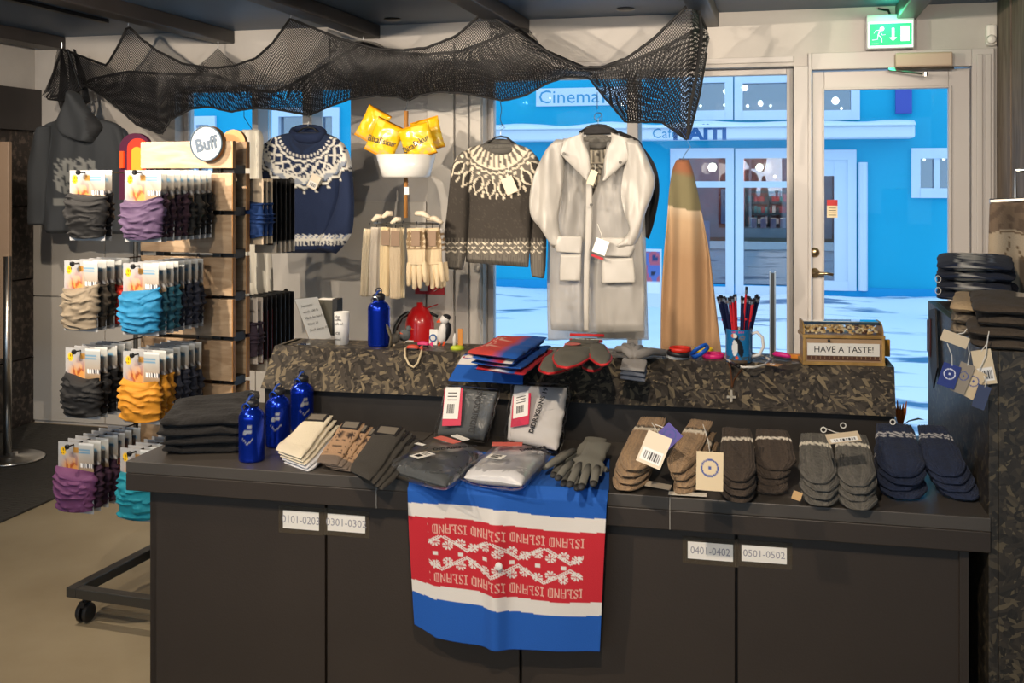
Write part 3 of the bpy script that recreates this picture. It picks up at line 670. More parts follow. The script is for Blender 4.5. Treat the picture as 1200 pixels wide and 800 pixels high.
# ---------------------------------------------------------------- neck warmers
FAB = {}
def fabric(name, c): 
    return mat('fabric_' + name, c, .75, sheen=.4, var=.1, vscale=20, bump=.15, bscale=300)
FC = {'black': srgb(11, 12, 16), 'purple': srgb(86, 66, 100), 'plum': srgb(62, 38, 52), 'dkgreen': srgb(46, 46, 44), 'taupe': srgb(134, 122, 104), 'dktaupe': srgb(70, 62, 52), 'red': srgb(206, 50, 34),
      'blue': srgb(20, 120, 168), 'teal': srgb(44, 104, 124), 'navy': srgb(42, 46, 62), 'mustard': srgb(204, 138, 30), 'violet': srgb(112, 62, 108), 'orange': srgb(232, 74, 30), 'turq': srgb(12, 140, 160), 'dkviolet': srgb(62, 34, 58)}
CARD = mat('printed_card', attr=True, rough=.35, coat=.3)
def cardcol(u, v):    # u to the right, v downwards
    if ((u - .15) / .085) ** 2 + ((v - .13) / .065) ** 2 < 1:
        d = abs((u - .15) * 12 + .4 * sin((v - .13) * 60)); return srgb(60, 46, 20) if .25 < d < .5 and abs(v - .13) < .04 else srgb(246, 196, 30)
    if u > .58 and v < .46:
        if v < .04: return srgb(236, 238, 238)
        if .06 < v < .16 and int(v * 90) % 3 == 0 and u < .9: return srgb(90, 150, 190)
        if .28 < v < .36 and u > .63: return srgb(250, 250, 250) if int(u * 40) % 2 else srgb(70, 70, 80)
        return tuple(lerp(a, b, v * 2.2) for a, b in zip(srgb(196, 204, 206), srgb(150, 116, 72)))
    if .44 < u < .56 and .06 < v < .16: return srgb(176, 130, 60)
    f = math.exp(-(((u - .42) / .34) ** 2 + ((v - .36) / .2) ** 2)) * (1.1 + .6 * nz(u * 7, v * 7))
    base = srgb(176, 178, 181); skin = srgb(214, 150, 80) if nz(u * 9, v * 9, 3) > -.1 else srgb(168, 84, 40)
    return tuple(lerp(a, b, min(1, max(0, f * 1.15 - .2))) for a, b in zip(base, skin))
CWd, CHt = .145, .245
cm = MB().sheet(lambda u, v: (lerp(-CWd / 2, CWd / 2, u), 0, .02 - CHt * v), 34, 50, -.0015, cardcol, nrm=(0, 1, 0)).mesh('card', CARD)
cm_s = MB().sheet(lambda u, v: (lerp(-CWd / 2, CWd / 2, u), 0, .02 - CHt * v), 14, 22, -.0015, cardcol, nrm=(0, 1, 0)).mesh('card', CARD)
def bunch(name, seed, deep=.034, hw=.084, hgt=.138, dip=.024):
    M2, N2 = 44, 44; mb = MB(); rings = []
    for k in range(N2 + 1):
        t = k / N2; ring = []
        for j in range(M2):
            a = 2 * pi * j / M2; c_, s_ = cos(a), -sin(a)
            w_ = hw * (1 + .05 * sin(t * 3 + seed)) * (.9 + .1 * sin(pi * min(1, t * 1.3)))
            x = w_ * (abs(c_) ** .8) * (1 if c_ > 0 else -1); y = deep * s_ * (.75 if s_ > 0 else 1) * (.55 + .45 * sin(pi * (.12 + .8 * t)))
            z = -.068 - hgt * t - (dip * (1 - (x / hw) ** 2) * (1 - t) * 1.2 if s_ < 0 else 0) + .012 * sin(seed * 2 + x * 14) * (1 - t) - .012 * (1 - (x / hw) ** 2) * t
            q = z * 110 + x * (16 + 10 * sin(seed)) + 3.2 * nz(x * 16, z * 22, seed) + 1.6 * nz(x * 40, z * 40, seed + 4)
            r_ = (1 - abs(sin(q))) ** 1.3; dsp = (.014 * r_ - .005) * (1 if 0 < k < N2 else .3)
            l = sqrt((x / hw) ** 2 + (s_) ** 2) + 1e-6
            ring.append((x + x / hw / l * dsp * .8, y + s_ / l * dsp - .003, z))
        rings.append(ring)
    mb.loft(rings); return mb.mesh('fabric', fabric(name, FC[name]), True)
bunches = {}
def warmer(x, y, z, colname, label, group, big=False, rot=0, seed=0):
    key = (colname, seed % 3)
    if key not in bunches: bunches[key] = bunch(colname, seed % 3 * 2.3 + len(colname))
    o = thing('neck_warmer', label, 'neck warmer', tuple(K(x, y, z)), group); o.rotation_euler = (0, 0, RA + rot)
    for me, nm in ((cm if big else cm_s, 'card'), (bunches[key], 'fabric')):
        c = bpy.data.objects.new(nm, me); COL.objects.link(c); c.parent = o
    return o
def hook(x, z, y0, y1, parent=rack):
    s = -1 if y1 < y0 else 1
    m = MB().tube([K(x, y0, z), K(x, y1, z)], .0028, 6).lathe([(0, 0), (.006, 0), (.009, .004), (.009, .009), (.006, .012), (0, .012)], K(x, y1, z), 10, 0, Matrix.Rotation(pi / 2 * (1 if s < 0 else -1), 3, 'X'))
    m.obj('hook', BLACK, parent)
    MB().tube([K(x, y0 - .01 * s, z + .02), K(x, y0 - .01 * s, z - .03)], .005, 6).obj('hook_mount', BLACK, parent)
HL = .36
def kx(px, z, y):   # x coordinate along the rack of a pixel column at depth y in front
    o = K(0, y, 0); r = ray(px, 300); d = Vector((r[0], r[1], 0)); e = Rr @ Vector((1, 0, 0))
    den = d.x * e.y - d.y * e.x; t = (o.x * e.y - o.y * e.x) / den; p = d * t; return (p - Vector((o.x, o.y, 0))).dot(e)
def kzz(px, py, y):
    x = kx(px, 0, y); o = K(x, y, 0); return EYE + (CY - py) / F * (o.x * _f[0] + o.y * _f[1])
rows = [
 (('left', 93, 202, ['black', 'black']), ('right', 159, 202, ['purple', 'plum', 'plum', 'plum', 'plum', 'dkgreen', 'dkgreen', 'dkgreen', 'black'])),
 (('left', 86, 309, ['taupe', 'dktaupe', 'dktaupe', 'red', 'red']), ('right', 157, 312, ['blue', 'teal', 'teal', 'teal', 'navy', 'navy', 'navy', 'navy'])),
 (('left', 88, 412, ['black', 'black', 'black', 'black', 'black']), ('right', 156, 416, ['mustard', 'mustard', 'mustard', 'navy', 'navy', 'navy', 'navy'])),
 (('left', 80, 523, ['violet', 'dkviolet', 'dkviolet', 'dkviolet', 'orange', 'orange', 'dktaupe']), ('right', 153, 531, ['turq', 'turq', 'navy', 'navy', 'navy', 'dktaupe'])),
]
NM = {'black': 'black', 'purple': 'greyish purple', 'plum': 'plum', 'dkgreen': 'dark olive', 'taupe': 'taupe', 'dktaupe': 'dark taupe', 'red': 'red', 'blue': 'bright blue', 'teal': 'teal', 'navy': 'navy', 'mustard': 'mustard', 'violet': 'violet', 'orange': 'orange red', 'turq': 'turquoise', 'dkviolet': 'dark violet'}
RN = ['top row', 'second row', 'third row', 'bottom row']
ORD = ['', 'second', 'third', 'fourth', 'fifth', 'sixth', 'seventh', 'eighth', 'ninth', 'tenth']
for ri, row in enumerate(rows):
    for side, px, py, lst in row:
        x = kx(px, 0, -HL); z = kzz(px, py, -HL)
        hook(x, z, 0, -HL)
        for i, cn in enumerate(lst):
            y = -HL + .028 + i * (.042 if len(lst) < 8 else .037)
            lb = ('%s neck warmer in front on the %s hook, %s of the rack' % (NM[cn], side, RN[ri])) if i == 0 else '%s neck warmer, %s from the front on the %s hook of the %s' % (NM[cn], ORD[i], side, RN[ri])
            warmer(x - .004 + .012 + R.uniform(-.003, .003), y, z - .012, cn, lb, 'neck warmers on the %s hook of the %s' % (side, RN[ri]), i == 0, R.uniform(-.05, .05), ri + i + (side == 'left'))

# ---------------------------------------------------------------- carded socks on the rear hooks
SOCKB = {}
def sockcards(x, z, lst, side, row):
    hook(x, z, .11, .44)
    for i, (kind, lab) in enumerate(lst):
        y = .15 + i * .034
        o = thing('carded_socks', lab + ', %s on the %s rear hook' % (['nearest'] [0] if i == 0 else ORD[i], row), 'socks', tuple(K(x, y, z - .01)), 'carded socks on the %s rear hook' % row); o.rotation_euler = (0, 0, RA + R.uniform(-.06, .06))
        if kind not in SOCKB:
            cc = {'blue': (srgb(206, 188, 162), 'sockblue'), 'dark': (srgb(206, 196, 184), 'sockplum'), 'blk': (srgb(24, 24, 26), 'sockblk'), 'red': (srgb(26, 24, 26), 'sockred')}[kind]
            def colr(u, v, c=cc[0], k=kind):
                if k in ('blk', 'red'):
                    if v < .05 or (.42 < v < .5): return srgb(150, 148, 140) if .2 < u < .8 and .02 < v < .05 else c
                    if v > .86: return srgb(196, 186, 170)
                    return c
                return srgb(120, 110, 100) if .55 < u < .85 and .1 < v < .3 and int(v * 60) % 3 == 0 else c
            a = MB().sheet(lambda u, v: (lerp(-.05, .05, u), 0, .012 - .29 * v if kind in ('blk', 'red') else .012 - .25 * v), 12, 30, -.0015, colr, nrm=(0, 1, 0)).mesh('card', CARD)
            FC[kind + 's'] = {'blue': srgb(28, 66, 128), 'dark': srgb(58, 44, 58), 'blk': srgb(40, 42, 50), 'red': srgb(120, 34, 40)}[kind]
            if kind in ('blue', 'dark'): b = bunch(kind + 's', 5, .03, .058, .135, .005)
            else:
                mb = MB()
                for s in (-1, 1): mb.loft([[(s * .022 + .017 * cos(j / 12 * 2 * pi), -.009 - .009 * sin(j / 12 * 2 * pi), -.045 - .2 * t) for j in range(12)] for t in (0, .1, .3, .5, .7, .9, 1)])
                b = mb.mesh('fabric', fabric(kind + 's', FC[kind + 's']), True)
            SOCKB[kind] = (a, b)
        for me, nm in zip(SOCKB[kind], ('card', 'fabric')):
            c = bpy.data.objects.new(nm, me); COL.objects.link(c); c.parent = o
for nm, px, py, yy, l in (('upper', 303, 210, .2, [('blue', 'blue patterned socks on a beige card')] * 3 + [('blk', 'dark socks on a black card')] * 5),
                     ('lower', 297, 348, .2, [('dark', 'dark plum socks on a pale card')] * 2 + [('red', 'red and black socks on a black card')] * 3 + [('blk', 'dark socks on a black card')] * 4)):
    sockcards(kx(px, 0, yy), kzz(px, py, yy), l, nm, nm)
# ================================================================== HANGING GOODS
# ---- fishing net
def netmat(name, cell, thick):
    m = bpy.data.materials.new(name); m.use_nodes = True; nt = m.node_tree; b = nt.nodes['Principled BSDF']; N = nt.nodes.new; L = nt.links.new
    b.inputs['Base Color'].default_value = (*srgb(12, 12, 16), 1); b.inputs['Roughness'].default_value = .6
    tc = N('ShaderNodeTexCoord'); sp = N('ShaderNodeSeparateXYZ'); L(tc.outputs['UV'], sp.inputs[0]); outs = []
    for op in ('ADD', 'SUBTRACT'):
        a = N('ShaderNodeMath'); a.operation = op; L(sp.outputs[0], a.inputs[0]); L(sp.outputs[1], a.inputs[1])
        d = N('ShaderNodeMath'); d.operation = 'DIVIDE'; L(a.outputs[0], d.inputs[0]); d.inputs[1].default_value = cell
        f = N('ShaderNodeMath'); f.operation = 'FRACT'; L(d.outputs[0], f.inputs[0])
        g = N('ShaderNodeMath'); g.operation = 'LESS_THAN'; L(f.outputs[0], g.inputs[0]); g.inputs[1].default_value = thick; outs.append(g)
    mx = N('ShaderNodeMath'); mx.operation = 'MAXIMUM'; L(outs[0].outputs[0], mx.inputs[0]); L(outs[1].outputs[0], mx.inputs[1])
    L(mx.outputs[0], b.inputs['Alpha']); return m
NETM = netmat('net_mesh', .0125, .40)
ROPE = mat('net_rope', srgb(12, 12, 15), .7, bump=.4, bscale=200)
net = thing('fishing_net', 'black fishing net draped in swags from hooks under the ceiling beams', 'fishing net', tuple(PY(450, 90, 5.45)))
def pl(pts, x):
    for a, b in zip(pts, pts[1:]):
        if a[0] <= x <= b[0]:
            t = (x - a[0]) / (b[0] - a[0] + 1e-9); return tuple(lerp(p, q, t) for p, q in zip(a[1:], b[1:]))
    return pts[0][1:] if x < pts[0][0] else pts[-1][1:]
TOP = [(56, 108, 5.5), (72, 57, 5.55), (100, 68, 5.5), (125, 77, 5.4), (138, 55, 5.33), (150, 30, 5.3), (165, 45, 5.3), (185, 60, 5.3), (215, 75, 5.3), (250, 80, 5.3), (275, 77, 5.3), (300, 68, 5.3), (320, 50, 5.3), (340, 22, 5.32), (360, 30, 5.3), (400, 46, 5.3), (440, 57, 5.3), (470, 59, 5.3), (500, 56, 5.3), (535, 42, 5.3), (568, 13, 5.3), (590, 28, 5.3), (620, 47, 5.28), (650, 66, 5.26), (680, 79, 5.25), (705, 79, 5.25), (735, 68, 5.22), (765, 46, 5.2), (790, 22, 5.2), (811, 1, 5.2), (822, 22, 5.3), (831, 40, 5.35)]
BOT = [(56, 116, 5.45), (72, 118, 5.45), (100, 100, 5.45), (120, 112, 5.4), (140, 128, 5.38), (160, 146, 5.38), (190, 157, 5.38), (200, 140, 5.4), (225, 127, 5.4), (245, 125, 5.4), (270, 131, 5.4), (300, 126, 5.4), (330, 129, 5.4), (362, 135, 5.42), (385, 125, 5.4), (410, 116, 5.4), (440, 112, 5.4), (465, 113, 5.4), (478, 118, 5.42), (490, 112, 5.4), (515, 107, 5.4), (545, 109, 5.4), (565, 113, 5.4), (590, 118, 5.4), (615, 112, 5.38), (640, 98, 5.36), (662, 90, 5.34), (690, 91, 5.32), (705, 110, 5.34), (733, 143, 5.38), (775, 143, 5.38), (790, 153, 5.38), (806, 165, 5.38), (820, 110, 5.38), (831, 44, 5.38)]
MID = [(56, 114, 5.6), (72, 112, 5.6), (110, 92, 5.6), (150, 84, 5.55), (185, 86, 5.55), (250, 88, 5.5), (300, 106, 5.45), (322, 108, 5.45), (345, 97, 5.5), (400, 66, 5.6), (425, 50, 5.7), (460, 62, 5.6), (500, 64, 5.5), (540, 60, 5.5), (580, 45, 5.6), (607, 33, 5.7), (640, 60, 5.5), (690, 82, 5.4), (740, 72, 5.35), (780, 55, 5.35), (815, 35, 5.45), (831, 42, 5.5)]
def netsheet(a, b, nx, ny, sag, seed):
    P = []; x0, x1 = a[0][0], a[-1][0]
    for j in range(ny + 1):
        row = []
        for i in range(nx + 1):
            x = lerp(x0, x1, i / nx); ya, Ya = pl(a, x); yb, Yb = pl(b, x); t = j / ny
            p = PY(x, lerp(ya, yb, t), lerp(Ya, Yb, t)); p.y += sag * sin(pi * t) + .012 * nz(x * .05, t * 3, seed) ; row.append(p)
        P.append(row)
    v = [p for r in P for p in r]; W_ = nx + 1; f = [(j * W_ + i, j * W_ + i + 1, (j + 1) * W_ + i + 1, (j + 1) * W_ + i) for j in range(ny) for i in range(nx)]
    me = bpy.data.meshes.new('net_sheet'); o_ = _origin[net.name]
    me.from_pydata([tuple(p - o_) for p in v], [], f); me.materials.append(NETM); uv = me.uv_layers.new(name='UVMap')
    # UV measured along the cloth
    U = {}
    for j in range(ny + 1):
        for i in range(nx + 1): U[j * W_ + i] = (P[j][i].x * 1.0 + seed * .1, P[j][i].z * .8 + .05 * sin(P[j][i].x * 3 + seed) + P[j][i].y * .7)
    for l in me.loops: uv.data[l.index].uv = U[l.vertex_index]
    me.shade_smooth(); o = bpy.data.objects.new('net_sheet', me); COL.objects.link(o); o.parent = net; return o
netsheet(TOP, BOT, 260, 16, -.05, 0)
netsheet(MID, [(x, y + 1, Y + .08) for x, y, Y in BOT], 260, 14, .05, 2)
BACK = []
for (hx, hy, hY, w_) in ((255, 56, 5.75, 26), (425, 47, 5.75, 40), (607, 31, 5.75, 34), (72, 57, 5.75, 14), (826, 26, 5.7, 14)):
    seg = [(hx - w_, pl(TOP, hx - w_)[0] + 3, 5.4), (hx - w_ * .4, lerp(hy, pl(TOP, hx)[0], .45), 5.6), (hx, hy, hY), (hx + w_ * .4, lerp(hy, pl(TOP, hx)[0], .45), 5.6), (hx + w_, pl(TOP, hx + w_)[0] + 3, 5.4)]
    if seg[0][0] < 56: seg[0] = (57, 100, 5.5)
    seg = [q for q in seg if q[0] <= 831]
    BACK.append(seg)
    low = [(q[0], max(q[1] + 2, pl(MID, q[0])[0]), 5.5) for q in seg]
    netsheet(seg, low, 24, 5, 0, hx % 7)
for a in (TOP, BOT):
    pts = []; x = 56
    while x <= 831:
        y, Y = pl(a, x); p = PY(x, y, Y); p.z += .004 * nz(x * .2); pts.append(p); x += 4
    MB().tube(pts, .007 if a is TOP else .006, 6).obj('edge_rope', ROPE, net)
pts = [PY(x, *pl(MID, x)) for x in range(60, 830, 5)]
MB().tube(pts, .009, 6).obj('gather_rope', ROPE, net)
MB().tube([PY(x, y, 5.28) for x, y in ((818, 4), (822, 40), (816, 90), (808, 130), (806, 163))], .009, 6).obj('edge_rope', ROPE, net)
# gathered bunch hanging at the left end
for dx, t0 in ((0, 0), (8, 1), (15, 2)):
    MB().tube([PY(72 + dx, 58, 5.55), PY(75 + dx * 1.4, 90, 5.52), PY(74 + dx * 1.7, 118, 5.5), PY(76 + dx * 1.5, 137 - dx, 5.5)], [.01, .035, .045, .02], 10, flat=.4).obj('gathered_netting', ROPE, net, smooth=True)
HOOKW = mat('hook_wire', srgb(200, 205, 210), .3, metal=1)
for x, y, Y in ((150, 30, 5.3), (340, 22, 5.32), (568, 13, 5.3), (72, 57, 5.55), (255, 56, 5.75), (425, 47, 5.75), (607, 31, 5.75), (826, 26, 5.7)):
    p = PY(x, y, Y); zt_ = CZ if Y < 5.5 else 2.372
    MB().tube([p, p + Vector((.004, 0, .012)), Vector((p.x + .003, p.y, max(zt_, p.z + .02)))], .0025, 6).obj('ceiling_hook', HOOKW, net)

KNIT = mat('knit_pattern', attr=True, rough=.9, sheen=.3, bump=.5, bscale=260)
TAGM = mat('hang_tag', attr=True, rough=.6)
STRING = mat('string_white', srgb(225, 222, 214), .7)
def tri(x): return abs((x % 1) * 2 - 1)
def hangtag(parent, c, w_=.035, h_=.055, ang=.3, face='front', cord_to=None, col=(232, 220, 200), logo=None, M_=None, label=None):
    """small hang tag hanging in space; c = centre"""
    c = Vector(c); Q = M_ if M_ is not None else Matrix.Rotation(ang, 3, 'Y')
    def tc_(u, v):
        if face == 'bar' and .15 < u < .85 and .60 < v < .85: return srgb(40, 40, 44) if int(u * 34) % 2 else srgb(240, 240, 238)
        if face == 'bar' and .1 < u < .9 and .52 < v < .9: return srgb(242, 240, 236)
        if face == 'logo':
            d = sqrt((u - .5) ** 2 + ((v - .42) * h_ / w_) ** 2)
            if abs(d - .3) < .03 or d < .07: return srgb(60, 80, 150) if sum(col) > 300 else srgb(220, 224, 240)
        return srgb(*col)
    o = MB().sheet(lambda u, v: c + Q @ Vector((w_ * (u - .5), 0, h_ * (.5 - v))), 28, 36, -.001, tc_, nrm=tuple(Q @ Vector((0, -1, 0)))).obj('hang_tag', TAGM, parent)
    if label: o['label'] = label
    if cord_to is not None:
        p0 = c + Q @ Vector((0, 0, h_ * .44)); p1 = Vector(cord_to)
        MB().tube([p0, (p0 + p1) / 2 + Vector((.004, -.004, -.002)), p1], .0011, 5).obj('cord', STRING, parent)
    return o
def hanger(parent, cx, y, Y, w_, top, m=BLACK):
    a = PY(cx - w_, y + 9, Y); b = PY(cx + w_, y + 9, Y); c = PY(cx, y, Y); t = PY(cx, top, Y)
    MB().tube([a, PY(cx - w_ * .4, y + 1, Y), PY(cx, y, Y), PY(cx + w_ * .4, y + 1, Y), b], .005, 8).obj('hanger', m, parent, smooth=True)
    MB().tube([c, lerp(c, t, .55), lerp(c, t, .75) + Vector((.02, 0, 0)), t + Vector((.012, 0, .0)), t + Vector((-.01, 0, 0))], .0018, 6).obj('hanger_hook', HOOKW, parent)

# ---- navy yoke sweater
NV, WHT, GB = srgb(24, 40, 74), srgb(226, 224, 216), srgb(116, 134, 168)
def navycol(px, py, cx=361, cy=148):
    if py > 268 and cx == 361:
        k = 273 + 3 * tri(px / 7)
        if k < py < 279: return WHT if (px + py) % 6 < 4 else GB
        if 279 <= py < 282: return WHT
        if 282 <= py < 287: return WHT if tri(px / 4.2) > .45 else NV
        return NV
    dx = (px - cx) * 1.12; dy = py - cy; r = sqrt(dx * dx + dy * dy); th = atan2(dx, dy) / (2 * pi) + .5
    if r < 33: return srgb(24, 42, 74) if tri(th * 70) > .4 else srgb(20, 34, 62)
    if r < 38: return WHT if tri(th * 48) > .45 and abs(r - 35.7) < 1.7 else NV
    if r < 44: return WHT if abs(r - 41 - 2 * (tri(th * 24) - .5)) < 1.5 else NV
    if r < 57:
        k = (r - 44) / 13
        return WHT if abs((th * 22 + k) % 1 - .5) < .17 or abs((th * 22 - k * .8) % 1 - .5) < .1 else NV
    if r < 60: return WHT if tri(th * 70) > .4 else NV
    if r < 68: return (WHT if r - 60 < 8 * tri(th * 20) * .8 + 1 else srgb(150, 158, 172))
    if r < 76:
        d = r - 71 - 4 * (tri(th * 30) - .5)
        return WHT if abs(d) < 1.6 else (srgb(30, 32, 40) if abs(d) < 3.4 else (GB if d < 0 else NV))
    if r < 79 and tri(th * 30) > .8: return WHT
    return NV
def sfold(seed, amp=.006):
    return lambda px, py: amp * nz(px * .045, py * .02, seed) * 2 + .004 * nz(px * .12, py * .06, seed)
sw = thing('wool_sweater', 'navy blue wool sweater with white patterned yoke hanging before the small window', 'sweater', tuple(PY(361, 150, 5.2)))
lobe(MB(), [(343, 155, 378, 155), (318, 163, 396, 163), (306, 180, 403, 178), (304, 215, 402, 212), (302, 250, 398, 248), (301, 278, 393, 276), (304, 296, 390, 296)], 5.2, .05, 150, 150, navycol, sfold(1)).obj('body', KNIT, sw, smooth=True)
lobe(MB(), [(392, 165, 400, 166), (396, 178, 408, 180), (399, 205, 412, 205), (396, 235, 414, 235), (386, 262, 413, 264), (376, 280, 408, 280), (371, 291, 394, 297)], 5.15, .035, 90, 50, navycol, sfold(2)).obj('sleeve', KNIT, sw, smooth=True)
lobe(MB(), [(312, 167, 322, 166), (301, 182, 314, 182), (293, 210, 308, 210), (288, 240, 306, 240), (286, 270, 304, 270), (288, 290, 300, 290)], 5.22, .035, 70, 50, navycol, sfold(3)).obj('sleeve', KNIT, sw, smooth=True)
cr_ = MB(); cr_.tube([PY(361 + 18 * cos(q / 24 * 2 * pi), 157 + 5.5 * sin(q / 24 * 2 * pi), 5.2 - .06 * sin(q / 24 * 2 * pi)) + Vector((0, 0, 0)) for q in range(24)], .02, 10, 0, True, flat=1.4)
cr_.obj('collar', mat('navy_rib', NV, .9, bump=.6, bscale=60, stretch=(8, 1, 1)), sw, smooth=True)
hanger(sw, 361, 149, 5.2, 15, 137)
MB().tube([PY(361, 138, 5.2), PY(362, 134, 5.4)], .002, 5).obj('wire_hook', HOOKW, sw)
hangtag(sw, PY(368, 213, 5.12), .055, .075, .5, 'bar', PY(367, 193, 5.13))

# ---- grey yoke sweater
DK, MG, CRM = srgb(56, 51, 46), srgb(98, 93, 86), srgb(214, 204, 184)
def greycol(px, py, cx=585, cy=150, hem=True):
    if hem and py > 279:
        if py < 283: return MG if tri(px / 4) > .5 else DK
        if py < 298:
            k = (py - 283) % 5; ro_ = int((py - 283) // 5); q = ((px + ro_ * 4.5) % 9) - 4.5
            return CRM if abs(abs(q) * .8 - (2.6 - k)) < .85 and abs(q) < 3.2 else MG
        return srgb(104, 99, 92) if tri(px / 2.5) > .3 else srgb(84, 80, 74)
    dx = (px - cx) * 1.16; dy = (py - cy) * 1.0; r = sqrt(dx * dx + dy * dy); th = atan2(dx, dy) / (2 * pi) + .5
    if r < 30: return srgb(92, 90, 86) if tri(th * 60) > .35 else srgb(76, 74, 70)
    if r < 50:
        k = (r - 30) / 20; o = abs(((th * 36) % 1) - .5)
        if r < 33: return CRM if o > .3 else MG
        return MG if o < .30 * sin(pi * min(1, k * 1.1)) else (CRM if k < .95 else MG)
    if r < 56: return CRM if abs(r - 53 - 2.5 * (tri(th * 36) - .5)) < 1.1 else MG
    if r < 60: return MG if tri(th * 36) > .4 else CRM
    if r < 80:
        k = (r - 60) / 20; o = abs(((th * 26) % 1) - .5)
        if o < .26 * sin(pi * k): return DK
        if o < .34 * sin(pi * k) + .1: return CRM
        return (MG if k < .5 else DK) if k < .8 else (CRM if o > .42 else DK)
    if r < 84 and tri(th * 52) > .75: return CRM
    return DK if nz(px * .8, py * .8) > -.4 else srgb(70, 64, 58)
gs = thing('wool_sweater', 'dark grey wool sweater with cream patterned yoke hanging left of the white raincoat', 'sweater', tuple(PY(585, 165, 5.2)))
lobe(MB(), [(570, 168, 602, 168), (548, 175, 622, 176), (538, 192, 632, 195), (546, 215, 628, 222), (549, 250, 624, 250), (547, 284, 621, 286), (546, 307, 619, 313)], 5.2, .05, 150, 150, greycol, sfold(5)).obj('body', KNIT, gs, smooth=True)
lobe(MB(), [(541, 178, 552, 176), (531, 195, 551, 197), (526, 235, 549, 235), (521, 275, 547, 275), (519, 298, 545, 298), (520, 314, 542, 316)], 5.17, .04, 110, 60, greycol, sfold(6)).obj('sleeve', KNIT, gs, smooth=True)
lobe(MB(), [(618, 180, 628, 182), (619, 200, 638, 203), (621, 240, 640, 240), (621, 280, 640, 282), (622, 310, 639, 312), (624, 324, 637, 326)], 5.23, .035, 110, 60, greycol, sfold(7)).obj('sleeve', KNIT, gs, smooth=True)
MB().tube([PY(586 + 17 * cos(q / 24 * 2 * pi), 172 + 5.5 * sin(q / 24 * 2 * pi), 5.2 - .05 * sin(q / 24 * 2 * pi)) for q in range(24)], .014, 10, 0, True, flat=1.3).obj('collar', mat('grey_rib', srgb(88, 86, 82), .9, bump=.6, bscale=60, stretch=(8, 1, 1)), gs, smooth=True)
hanger(gs, 587, 160, 5.2, 17, 146)
MB().tube([PY(586, 118, 5.36), PY(588, 128, 5.3), PY(586, 140, 5.22), PY(589, 147, 5.2), PY(585, 150, 5.2)], .002, 5).obj('wire_hook', HOOKW, gs)
hangtag(gs, PY(597, 217, 5.12), .06, .085, -.42, 'front', PY(596, 190, 5.13), (226, 206, 184))

# ---- white raincoat over another grey sweater, black coat behind
PLAST = mat('translucent_plastic', srgb(178, 176, 173), .35, alpha=.55, spec=.5, sheen=.2)
PLAST2 = mat('milky_plastic', srgb(184, 181, 176), .38, alpha=.9)
ws = thing('wool_sweater', 'grey and cream yoke sweater worn under the white translucent raincoat', 'sweater', tuple(PY(700, 160, 5.22)))
g2 = lambda px, py: greycol(px, py, 700, 143, False) if py < 262 else srgb(128, 124, 118)
lobe(MB(), [(684, 160, 716, 160), (664, 168, 736, 168), (655, 195, 745, 195), (656, 230, 742, 230), (657, 262, 738, 262), (658, 283, 738, 283)], 5.24, .03, 110, 110, g2, None).obj('body', KNIT, ws, smooth=True)
MB().tube([PY(700 + 15 * cos(q / 24 * 2 * pi), 166 + 5 * sin(q / 24 * 2 * pi), 5.22 - .04 * sin(q / 24 * 2 * pi)) for q in range(24)], .013, 10, 0, True, flat=1.3).obj('collar', mat('grey_rib2', srgb(98, 96, 92), .9, bump=.6, bscale=60, stretch=(8, 1, 1)), ws, smooth=True)
rc = thing('raincoat', 'long white translucent plastic raincoat with pocket flaps hanging in the shop window', 'raincoat', tuple(PY(700, 160, 5.2)))
cf = lambda s, a=.012: (lambda px, py: a * nz(px * .08, py * .016, s) * 2 + .006 * nz(px * .2, py * .05, s))
lobe(MB(), [(655, 168, 690, 166), (648, 200, 692, 205), (646, 240, 690, 240), (645, 290, 689, 290), (645, 340, 688, 340), (646, 386, 688, 389)], 5.17, .05, 90, 60, None, cf(1), pw=.45).obj('front_panel', PLAST, rc, smooth=True)
lobe(MB(), [(712, 166, 745, 168), (705, 205, 750, 200), (692, 240, 752, 240), (688, 290, 754, 290), (687, 340, 756, 340), (687, 390, 755, 388)], 5.16, .05, 90, 60, None, cf(2), pw=.45).obj('front_panel', PLAST, rc, smooth=True)
lobe(MB(), [(660, 162, 742, 162), (646, 200, 752, 200), (643, 260, 756, 260), (641, 330, 758, 330), (642, 398, 760, 398)], 5.3, .02, 60, 40, None, cf(3), pw=.45).obj('back_panel', PLAST, rc, smooth=True)
lobe(MB(), [(652, 163, 668, 164), (637, 182, 662, 180), (625, 210, 660, 212), (621, 235, 656, 240), (624, 255, 654, 262), (638, 272, 659, 280), (648, 290, 664, 290)], 5.1, .055, 80, 50, None, cf(4, .018)).obj('sleeve', PLAST2, rc, smooth=True)
lobe(MB(), [(734, 163, 748, 165), (735, 182, 758, 184), (730, 205, 767, 208), (728, 228, 765, 226), (732, 250, 756, 250), (738, 270, 750, 274), (720, 290, 742, 290)], 5.09, .055, 80, 50, None, cf(5, .018)).obj('sleeve', PLAST2, rc, smooth=True)
lobe(MB(), [(678, 158, 684, 155), (660, 165, 684, 165), (656, 178, 690, 180), (668, 192, 692, 195), (680, 204, 692, 206), (688, 212, 691, 213)], 5.07, .02, 40, 30, None, cf(6, .006)).obj('lapel', PLAST2, rc, smooth=True)
lobe(MB(), [(716, 155, 724, 158), (716, 165, 740, 165), (710, 178, 744, 180), (708, 192, 728, 195), (708, 204, 716, 206), (706, 212, 709, 213)], 5.06, .02, 40, 30, None, cf(7, .006)).obj('lapel', PLAST2, rc, smooth=True)
lobe(MB(), [(682, 153, 722, 153), (678, 158, 726, 158), (680, 166, 722, 166), (688, 168, 712, 168)], 5.3, .03, 24, 30, None, cf(8, .006)).obj('hood', PLAST2, rc, smooth=True)
